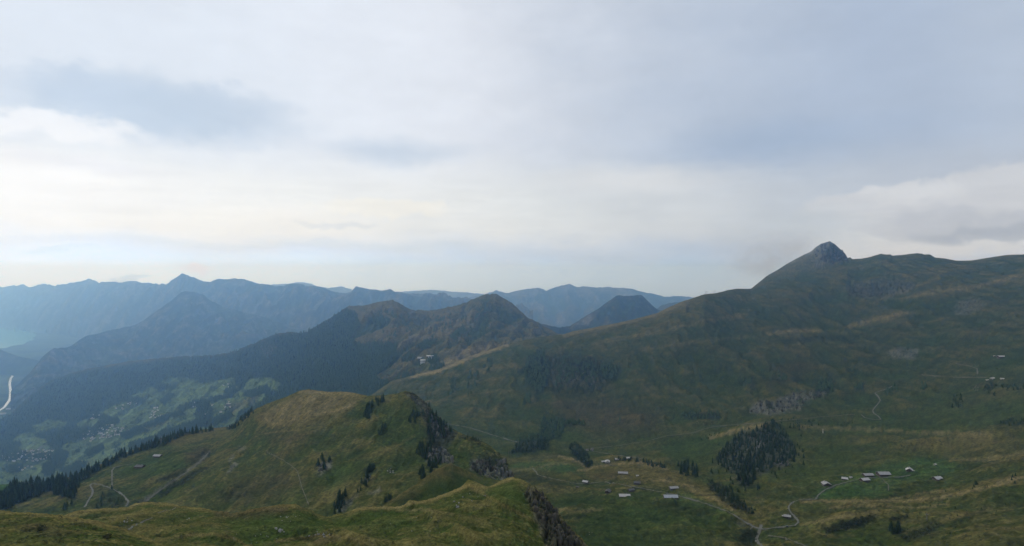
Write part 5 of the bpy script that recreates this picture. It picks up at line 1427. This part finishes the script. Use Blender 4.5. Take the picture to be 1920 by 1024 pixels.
def chalet(sheet, px, py, L, Wd, ang, label, roof=M_ROOF, h=2.6, rise=None, wall=M_WOOD, base=True, chimney=True, annex=None, name='chalet', cat='chalet', group=None, windows=True):
    sh = SHEETS[sheet]
    p = sh.at(px, py)
    rise = rise or Wd * 0.22
    ca, sa = math.cos(ang), math.sin(ang)
    zs = [sh.z(p[0] + ca * u * L / 2 - sa * v * Wd / 2, p[1] + sa * u * L / 2 + ca * v * Wd / 2) for u in (-1, 1) for v in (-1, 1)]
    t = empty(name, (p[0], p[1], 0.5 * min(zs) + 0.5 * float(np.mean(zs))), ang)
    tag(t, label, cat, group)
    drop = -(max(zs) - min(zs)) - 1.0
    w = gable_body(L, Wd, h, rise, 0.55 if base else drop)
    w.materials.append(wall)
    wo_ = link('wall', w, t)
    if base:
        boxes('plinth', [(-L / 2 - 0.06, L / 2 + 0.06, -Wd / 2 - 0.06, Wd / 2 + 0.06, drop, 0.6)], (M_STONE,), t)
    r = roof_mesh(L, Wd, h, rise, 0.8, 0.22)
    r.materials.append(roof)
    ro = link('roof', r, t)
    if chimney:
        cx_ = L * 0.2
        boxes('chimney', [(cx_ - 0.4, cx_ + 0.4, 0.35, 1.15, h + rise * 0.5, h + rise + 1.0), (cx_ - 0.5, cx_ + 0.5, 0.25, 1.25, h + rise + 1.0, h + rise + 1.15)], (M_STONE,), ro)
    # door and windows face the viewer's side
    boxes('door', [(-0.5, 0.5, -Wd / 2 - 0.12, -Wd / 2 - 0.02, 0.6, 2.3)], (M_DOOR,), t)
    if windows:
        n = 2 if L < 13 else 4
        for k in range(n):
            x = (k + 0.5) / n * L - L / 2
            if abs(x) < 0.9:
                x = 1.6
            f = boxes('window', [(x - 0.5, x + 0.5, -Wd / 2 - 0.09, -Wd / 2 - 0.02, 1.3, 2.2)], (M_PALE,), t)
            boxes('pane', [(x - 0.4, x + 0.4, -Wd / 2 - 0.12, -Wd / 2 - 0.095, 1.4, 2.1)], (M_GLASS,), f)
        for y in (-Wd * 0.2, Wd * 0.2):
            f = boxes('window', [(-L / 2 - 0.09, -L / 2 - 0.02, y - 0.45, y + 0.45, 1.3, 2.2)], (M_PALE,), t)
            boxes('pane', [(-L / 2 - 0.12, -L / 2 - 0.095, y - 0.35, y + 0.35, 1.4, 2.1)], (M_GLASS,), f)
    if annex:
        ax, ay, al, aw = annex
        boxes('annex', [(ax - al / 2, ax + al / 2, ay - aw / 2, ay + aw / 2, drop, 1.9), (ax - al / 2 - 0.3, ax + al / 2 + 0.3, ay - aw / 2 - 0.3, ay + aw / 2 + 0.3, 1.9, 2.1, 1)], (wall, roof), t)
    return t


R = math.radians
GR = 'chalets of the right hamlet'
GM = 'chalets of the middle hamlet'
chalet('right', 1549, 910, 9.5, 9.5, R(84), 'square grey roofed barn at the left end of the right hamlet', M_ROOF, group=GR)
chalet('right', 1584, 900, 7.0, 6.0, R(-30), 'small hut with a lean-to left of the paired barns', M_ROOF_L, annex=(4.8, -1.5, 3.0, 4.0), group=GR)
chalet('right', 1627, 892, 13.0, 7.5, R(4), 'long low chalet behind its twin in the right hamlet', M_ROOF, group=GR)
chalet('right', 1621, 902, 10.5, 7.5, R(12), 'chalet standing just below its twin beside the road', M_ROOF_L, group=GR)
chalet('right', 1656, 891, 15.5, 10.5, R(0), 'largest grey roofed barn of the right hamlet', M_ROOF, h=3.4, annex=(9.5, 1.0, 3.0, 4.0), group=GR)
chalet('right', 1705, 882, 8.5, 8.0, R(58), 'pale steep roofed chalet uphill of the right hamlet', M_ROOF_L, rise=2.6, annex=(0.5, -5.6, 4.0, 2.4), group=GR)
chalet('right', 1757, 899, 10.0, 7.0, R(14), 'lone chalet at the right end of the pasture', M_ROOF_L, annex=(-3.0, -4.5, 4.0, 2.6), group=GR)
chalet('right', 1753, 872, 2.8, 2.4, R(20), 'tiny white hut on the green slope', M_PLASTER, h=1.8, wall=M_PLASTER, base=False, chimney=False, windows=False, name='hut', cat='hut')
chalet('right', 1595, 896, 2.4, 2.0, R(0), 'tiny white shed behind the small hut with lean-to', M_PLASTER, h=1.6, wall=M_PLASTER, base=False, chimney=False, windows=False, name='shed', cat='shed')
chalet('right', 1476, 970, 6.5, 5.5, R(-20), 'grey hut inside the bend of the alp road', M_ROOF, annex=(-4.4, 0, 2.6, 3.2), name='hut', cat='hut')
chalet('right', 1098, 904, 8.0, 6.5, R(-28), 'small bright roofed chalet just above the road', M_ROOF_L, group=GM)
chalet('right', 1168, 888, 15.5, 8.0, R(-8), 'long grey chalet on the brow of the dry hill', M_ROOF, group=GM)
chalet('right', 1195, 893, 3.2, 2.6, R(10), 'tiny pale shed right of the long brow chalet', M_ROOF_L, h=1.8, wall=M_PALE, base=False, chimney=False, windows=False, name='shed', cat='shed')
chalet('right', 1195, 907, 9.0, 7.0, R(-14), 'dark roofed chalet between the brow and the road', M_ROOF_D, group=GM)
chalet('right', 1140, 925, 8.0, 7.0, R(66), 'dark gabled hut alone in the meadow below the road', M_ROOF_D, group=GM)
chalet('right', 1183, 922, 8.0, 6.0, R(20), 'dark roofed barn tucked behind the pale long barn', M_ROOF_D, group=GM)
chalet('right', 1171, 929, 14.5, 8.5, R(-3), 'pale roofed long barn below the road', M_ROOF_L, group=GM)
chalet('right', 1083, 914, 3.6, 3.0, R(-20), 'tiny dark shed just under the road', M_ROOF_D, h=1.8, base=False, chimney=False, windows=False, name='shed', cat='shed')
chalet('right', 1263, 915, 12.0, 7.0, R(10), 'grey chalet directly behind the blue roofed barn', M_ROOF, group=GM)
chalet('right', 1257, 932, 18.0, 9.5, R(0), 'large blue grey metal roofed barn beside the road', M_ROOF_B, h=3.2, chimney=False, group=GM)
chalet('right', 1139, 866, 9.5, 8.0, R(80), 'white gabled house in the valley behind the dry hill', M_ROOF_L, h=3.0, wall=M_PLASTER, name='house', cat='house')
chalet('right', 1131, 867, 6.0, 4.5, R(8), 'low white shed left of the gabled valley house', M_PLASTER, h=2.0, wall=M_PLASTER, chimney=False, windows=False, name='shed', cat='shed')
chalet('right', 1157, 862, 7.0, 5.0, R(-10), 'little pale house right of the gabled valley house', M_ROOF_L, h=2.4, wall=M_PLASTER, name='house', cat='house')
chalet('right', 1179, 860, 8.5, 5.5, R(0), 'flat white barn beside the valley road', M_PLASTER, h=2.2, rise=0.7, wall=M_PLASTER, chimney=False, name='barn', cat='barn')
chalet('right', 1101, 845, 7.5, 6.0, R(80), 'white gabled hut on the left of the far pair', M_ROOF_D, wall=M_PLASTER, chimney=False, name='hut', cat='hut')
chalet('right', 1110, 844, 7.5, 6.0, R(76), 'white gabled hut on the right of the far pair', M_ROOF_D, wall=M_PLASTER, chimney=False, name='hut', cat='hut')
chalet('right', 1879, 669, 21.0, 9.0, R(-2), 'long dark hut with a pale roof high on the right', M_ROOF_L, h=3.6, name='mountain_hut', cat='hut')
chalet('right', 1865, 669, 6.0, 5.0, R(60), 'small pale hut left of the long dark hut', M_ROOF_L, chimney=False, wall=M_STONE, name='hut', cat='hut')
chalet('right', 1861, 710, 9.5, 7.0, R(20), 'largest white alp hut above the shrubby rocks', M_PLASTER, wall=M_PLASTER, name='hut', cat='hut')
chalet('right', 1879, 711, 6.5, 5.0, R(-24), 'white alp hut right of the largest one', M_PLASTER, wall=M_PLASTER, chimney=False, name='hut', cat='hut')
chalet('right', 1851, 713, 5.0, 3.6, R(6), 'low white shed left of the largest alp hut', M_PLASTER, h=1.8, wall=M_PLASTER, chimney=False, windows=False, name='shed', cat='shed')
chalet('ridge', 296, 857, 11.5, 8.0, R(-6), 'grey roofed barn on the back of the left terrace', M_ROOF, name='barn', cat='barn')
chalet('ridge', 263, 877, 12.5, 8.5, R(-12), 'dark roofed barn at the end of the gravel track', M_ROOF_D, annex=(-8.5, 0, 3.6, 4.0), name='barn', cat='barn')
chalet('twin', 430, 759, 34.0, 13.0, R(4), 'long pale roofed barn on the far meadow', M_ROOF_L, h=4, chimney=False, name='barn', cat='barn')


# cable car station on the saddle
def station(px, py, items, label, roofs):
    p = S6.at(px, py)
    t = empty('lift_station', (p[0], p[1], p[2]), 0)
    tag(t, label, 'lift station')
    boxes('hall', items, (M_CLAD,), t)
    boxes('roof', roofs, (M_CLAD,), t)
    x0, x1, y0, y1, z0, z1 = items[0]
    for k in range(4):
        x = x0 + (k + 0.5) * (x1 - x0) / 4
        boxes('window', [(x - (x1 - x0) * 0.08, x + (x1 - x0) * 0.08, y0 - 0.3, y0 - 0.05, z1 * 0.45, z1 * 0.72)], (M_GLASS,), t)


station(793, 680, [(-12, 12, -8, 8, -8, 13)], 'white block of the lift station on the saddle', [(-12.8, 12.8, -8.8, 8.8, 13, 13.8)])
station(806, 671, [(-10, 9, -7, 7, -6, 9)], 'upper lift station building under a wide pale roof', [(-16, 16, -10, 10, 9, 10.6)])
station(789, 671, [(-15, 15, -4, 4, -6, 3)], 'long low ramp building between the two station blocks', [(-15.8, 15.8, -4.8, 4.8, 3, 3.8)])


# lift pylons on the skyline and masts
def pylon(sheet, px, py, h, label, arm=5.0):
    p = SHEETS[sheet].at(px, py)
    t = empty('lift_pylon', p)
    tag(t, label, 'pylon')
    w = 0.05 * h
    boxes('mast', [(-w / 2, w / 2, -w / 2, w / 2, -3, h * 0.55), (-w * 0.35, w * 0.35, -w * 0.35, w * 0.35, h * 0.55, h)], (M_STEEL,), t)
    boxes('crossarm', [(-arm, arm, -w * 0.3, w * 0.3, h * 0.78, h * 0.78 + w * 0.7)], (M_STEEL,), t)
    for x in (-arm * 0.85, arm * 0.85):
        boxes('sheave_train', [(x - w * 0.3, x + w * 0.3, -2.2, 2.2, h * 0.78 - w * 0.6, h * 0.78 - 0.02)], (M_STEEL,), t)


pylon('right', 1322.5, 552.5, 14.0, 'left pylon of the left pair on the skyline', 3.0)
pylon('right', 1325.5, 552.3, 15.0, 'right pylon of the left pair on the skyline', 3.0)
pylon('right', 1337, 551, 11.0, 'short pylon of the right pair on the skyline', 2.6)
pylon('right', 1340.5, 550.8, 15.0, 'tall pylon of the right pair on the skyline', 3.0)
pylon('right', 1738, 977.5, 9.0, 'thin dark pylon standing in the right pasture', 1.2)


def mast(sheet, px, py, h, w, label, material):
    p = SHEETS[sheet].at(px, py)
    t = empty('mast', p)
    tag(t, label, 'mast')
    boxes('pole', [(-w / 2, w / 2, -w / 2, w / 2, -1, h * 0.6), (-w * 0.35, w * 0.35, -w * 0.35, w * 0.35, h * 0.6, h)], (material,), t)
    boxes('footing', [(-w, w, -w, w, -1, 0.5)], (M_STONE,), t)


mast('ridge', 302, 831, 14, 0.8, 'thin pale mast at the edge of the left wood', M_PALE)
mast('right', 954, 858, 22, 0.7, 'left of two slim masts behind the rocky hill', M_STEEL)
mast('right', 958, 858, 22, 0.7, 'right of two slim masts behind the rocky hill', M_STEEL)
mast('right', 1543, 813, 10, 1.4, 'short white post on the dry bench', M_PLASTER)

# wooden bridge rail where the road crosses the stream
p = S7.at(1411, 990)
t = empty('bridge_railing', p, R(40))
tag(t, 'pale wooden railing where the road crosses the stream', 'railing')
for k in range(5):
    boxes('post', [(-5 + k * 2.5 - 0.15, -5 + k * 2.5 + 0.15, -0.15, 0.15, -1, 1.6)], (M_PALE,), t)
boxes('rail', [(-5.4, 5.4, -0.24, -0.152, 1.2, 1.45), (-5.4, 5.4, -0.24, -0.152, 0.55, 0.8)], (M_PALE,), t)

# a small dark car on the road
p = S7.at(1476, 989)
t = empty('parked_car', (p[0], p[1], p[2] + 0.45), R(-6))
tag(t, 'small dark car standing on the road bend', 'car')
bd = bpy.data.meshes.new('body')
pr = [(-2.0, 0.3), (-2.0, 0.95), (-1.3, 1.05), (-0.8, 1.5), (0.7, 1.5), (1.3, 1.0), (2.0, 0.9), (2.05, 0.3)]
bd.from_pydata([(x, -0.85, z) for x, z in pr] + [(x, 0.85, z) for x, z in pr], [], [list(range(8))[::1], list(range(15, 7, -1))] + [[(k + 1) % 8, k, 8 + k, 8 + (k + 1) % 8] for k in range(8)])
bd.materials.append(M_PAINT)
link('body', bd, t)
for x in (-1.25, 1.3):
    for y in (-0.9, 0.9):
        vv = [(x + 0.34 * math.cos(a * math.pi / 6), y + s_ * 0.1, 0.34 + 0.34 * math.sin(a * math.pi / 6)) for s_ in (-1, 1) for a in range(12)]
        wm = bpy.data.meshes.new('wheel')
        wm.from_pydata(vv, [], [list(range(12)), list(range(23, 11, -1))] + [[k, 12 + k, 12 + (k + 1) % 12, (k + 1) % 12] for k in range(12)])
        wm.materials.append(M_TYRE)
        link('wheel', wm, t)
boxes('windscreen', [(-0.75, 0.65, -0.87, -0.855, 1.08, 1.42), (-0.75, 0.65, 0.855, 0.87, 1.08, 1.42)], (M_GLASS,), t)


# villages on the lower terraces
M_LIME = mat('limewash', (0.62, 0.61, 0.58), (0.50, 0.49, 0.47), 0.3)


def house_mesh(L, Wd, h, roofm):
    rise = Wd * 0.24
    g = gable_body(L, Wd, h, rise, -4)
    r = roof_mesh(L, Wd, h, rise, 1.0, 0.35)
    V = [v.co[:] for v in g.vertices] + [v.co[:] for v in r.vertices]
    n = len(g.vertices)
    Fc = [list(f.vertices) for f in g.polygons] + [[i + n for i in f.vertices] for f in r.polygons]
    k = len(g.polygons)
    me = bpy.data.meshes.new('village_house')
    me.from_pydata(V, [], Fc)
    me.materials.append(M_LIME)
    me.materials.append(roofm)
    for i, f in enumerate(me.polygons):
        f.material_index = 0 if i < k else 1
    return me


HOUSES = [house_mesh(14, 11, 6, M_ROOF_R), house_mesh(16, 12, 6, M_ROOF), house_mesh(13, 11, 7, M_ROOF_D), house_mesh(18, 12, 6, M_ROOF_L), house_mesh(14, 12, 7, M_ROOF_R)]


def village(sheet, poly, n, label, group, gap=4.5, k=1.0):
    for x, y in scatter(poly, n, gap, (), 0.6):
        p = SHEETS[sheet].at(x, y)
        if p is None:
            continue
        o = link('village_house', random.choice(HOUSES))
        o.location = p
        o.scale = (0.72 * k,) * 3
        o.rotation_euler = (0, 0, random.uniform(-0.6, 0.6) + random.choice((0, math.pi / 2)))
        tag(o, label, 'house', group)


village('twin', [(0, 862), (4, 848), (60, 842), (105, 844), (100, 858), (60, 866), (20, 866)], 60, 'small house in the village below the curved road at the left', 'houses of the lowest village')
village('twin', [(150, 822), (165, 808), (200, 800), (240, 802), (240, 812), (200, 822), (170, 830)], 54, 'small house in the village strung along the lower meadows', 'houses of the strung out village')
village('twin', [(280, 788), (286, 766), (304, 764), (304, 786)], 14, 'small house in the hamlet on the middle meadow', 'houses of the middle hamlet', 4)
village('twin', [(166, 786), (170, 774), (186, 778), (184, 788)], 5, 'small house in the clearing above the strung out village', 'houses of the clearing', 4)
village('twin', [(205, 768), (240, 752), (262, 758), (230, 768)], 8, 'small far house in the hazy upper clearing', 'houses of the upper clearing', 5)
village('twin', [(345, 745), (432, 718), (500, 716), (420, 790), (390, 795)], 18, 'scattered farmhouse on the high meadows', 'farmhouses on the high meadows', 9)
village('twin', [(10, 885), (40, 870), (60, 872), (60, 885)], 6, 'farmhouse on the meadow just below the lowest village', 'farmhouses below the lowest village', 5)


def hall(px, py, L, Wd, h, ang, label, on='twin'):
    if on == 'floor':
        d = floor_d(py)
        p = ((px - CX) / F * d, d, 0)
    else:
        p = S6.at(px, py)
    t = empty('hall', p, ang)
    tag(t, label, 'hall')
    w = gable_body(L, Wd, h, Wd * 0.12, -4 if on != 'floor' else 0)
    w.materials.append(M_PLASTER)
    link('wall', w, t)
    r = roof_mesh(L, Wd, h, Wd * 0.12, 0.8, 0.4)
    r.materials.append(M_PLASTER)
    link('roof', r, t)


hall(206, 799, 36, 18, 8, R(14), 'long white hall in the upper part of the strung out village')
hall(292, 766, 26, 16, 8, R(20), 'bright white building at the top of the middle hamlet')
hall(173, 779, 24, 16, 8, R(-10), 'white building in the clearing above the village')
hall(18, 768, 60, 26, 12, R(22), 'bright white hall beside the river bend', 'floor')
hall(4, 777, 60, 30, 12, R(22), 'bright white hall at the left edge below the river bend', 'floor')

# ------------------------------------------------------------------ air
hz = boxes('haze', [(-20500, 20500, -2800, 21100, -1.0, ZC + 216)], ())
hm = bpy.data.materials.new('haze')
hm.use_nodes = True
N = NT(hm.node_tree)
N.n.clear()
pv = N.new('ShaderNodeVolumePrincipled')
pv.inputs['Absorption Color'].default_value = (1, 1, 1, 1)
pv.inputs['Color'].default_value = (0.30, 0.57, 1.0, 1)
pv.inputs['Density'].default_value = 9.6e-5
pv.inputs['Anisotropy'].default_value = 0.74
om = N.new('ShaderNodeOutputMaterial')
N.l.new(pv.outputs[0], om.inputs['Volume'])
hz.data.materials.append(hm)
tag(hz, 'blue summer haze filling the valleys', 'haze', None, 'stuff')

# cloud shred clinging to the rocky summit
me = bpy.data.meshes.new('mist')
mv, mf = rock_mesh(77, 3)
mv = mv / np.linalg.norm(mv, axis=1)[:, None]
o = link('mist', mesh_arrays('mist', mv, mf, (), True))
md = 3800.0
o.location = ((1445 - CX) / F * md, md, ZC + (CY - 478) / F * md)
o.scale = (330.0, 420.0, 180.0)
o.rotation_euler = (0, R(-16), 0)
mm = bpy.data.materials.new('mist')
mm.use_nodes = True
N = NT(mm.node_tree)
N.n.clear()
tcn = N.new('ShaderNodeTexCoord')
v = tcn.outputs['Object']
nz = N.noise(N.vmath('MULTIPLY', v, (1.0, 1.0, 1.0)), 2.3, 5.0, 0.6)
fall = N.rng(N.vmath('LENGTH', v), 1.0, 0.15)
dens = N.math('MULTIPLY', N.rng(nz, 0.36, 0.62), fall)
pv = N.new('ShaderNodeVolumePrincipled')
pv.inputs['Color'].default_value = (0.88, 0.95, 1.0, 1)
pv.inputs['Absorption Color'].default_value = (1, 1, 1, 1)
pv.inputs['Anisotropy'].default_value = 0.6
N.l.new(N.math('MULTIPLY', dens, 0.0055), pv.inputs['Density'])
om = N.new('ShaderNodeOutputMaterial')
N.l.new(pv.outputs[0], om.inputs['Volume'])
o.data.materials.append(mm)
tag(o, 'grey cloud shred clinging to the rocky summit', 'mist', None, 'stuff')
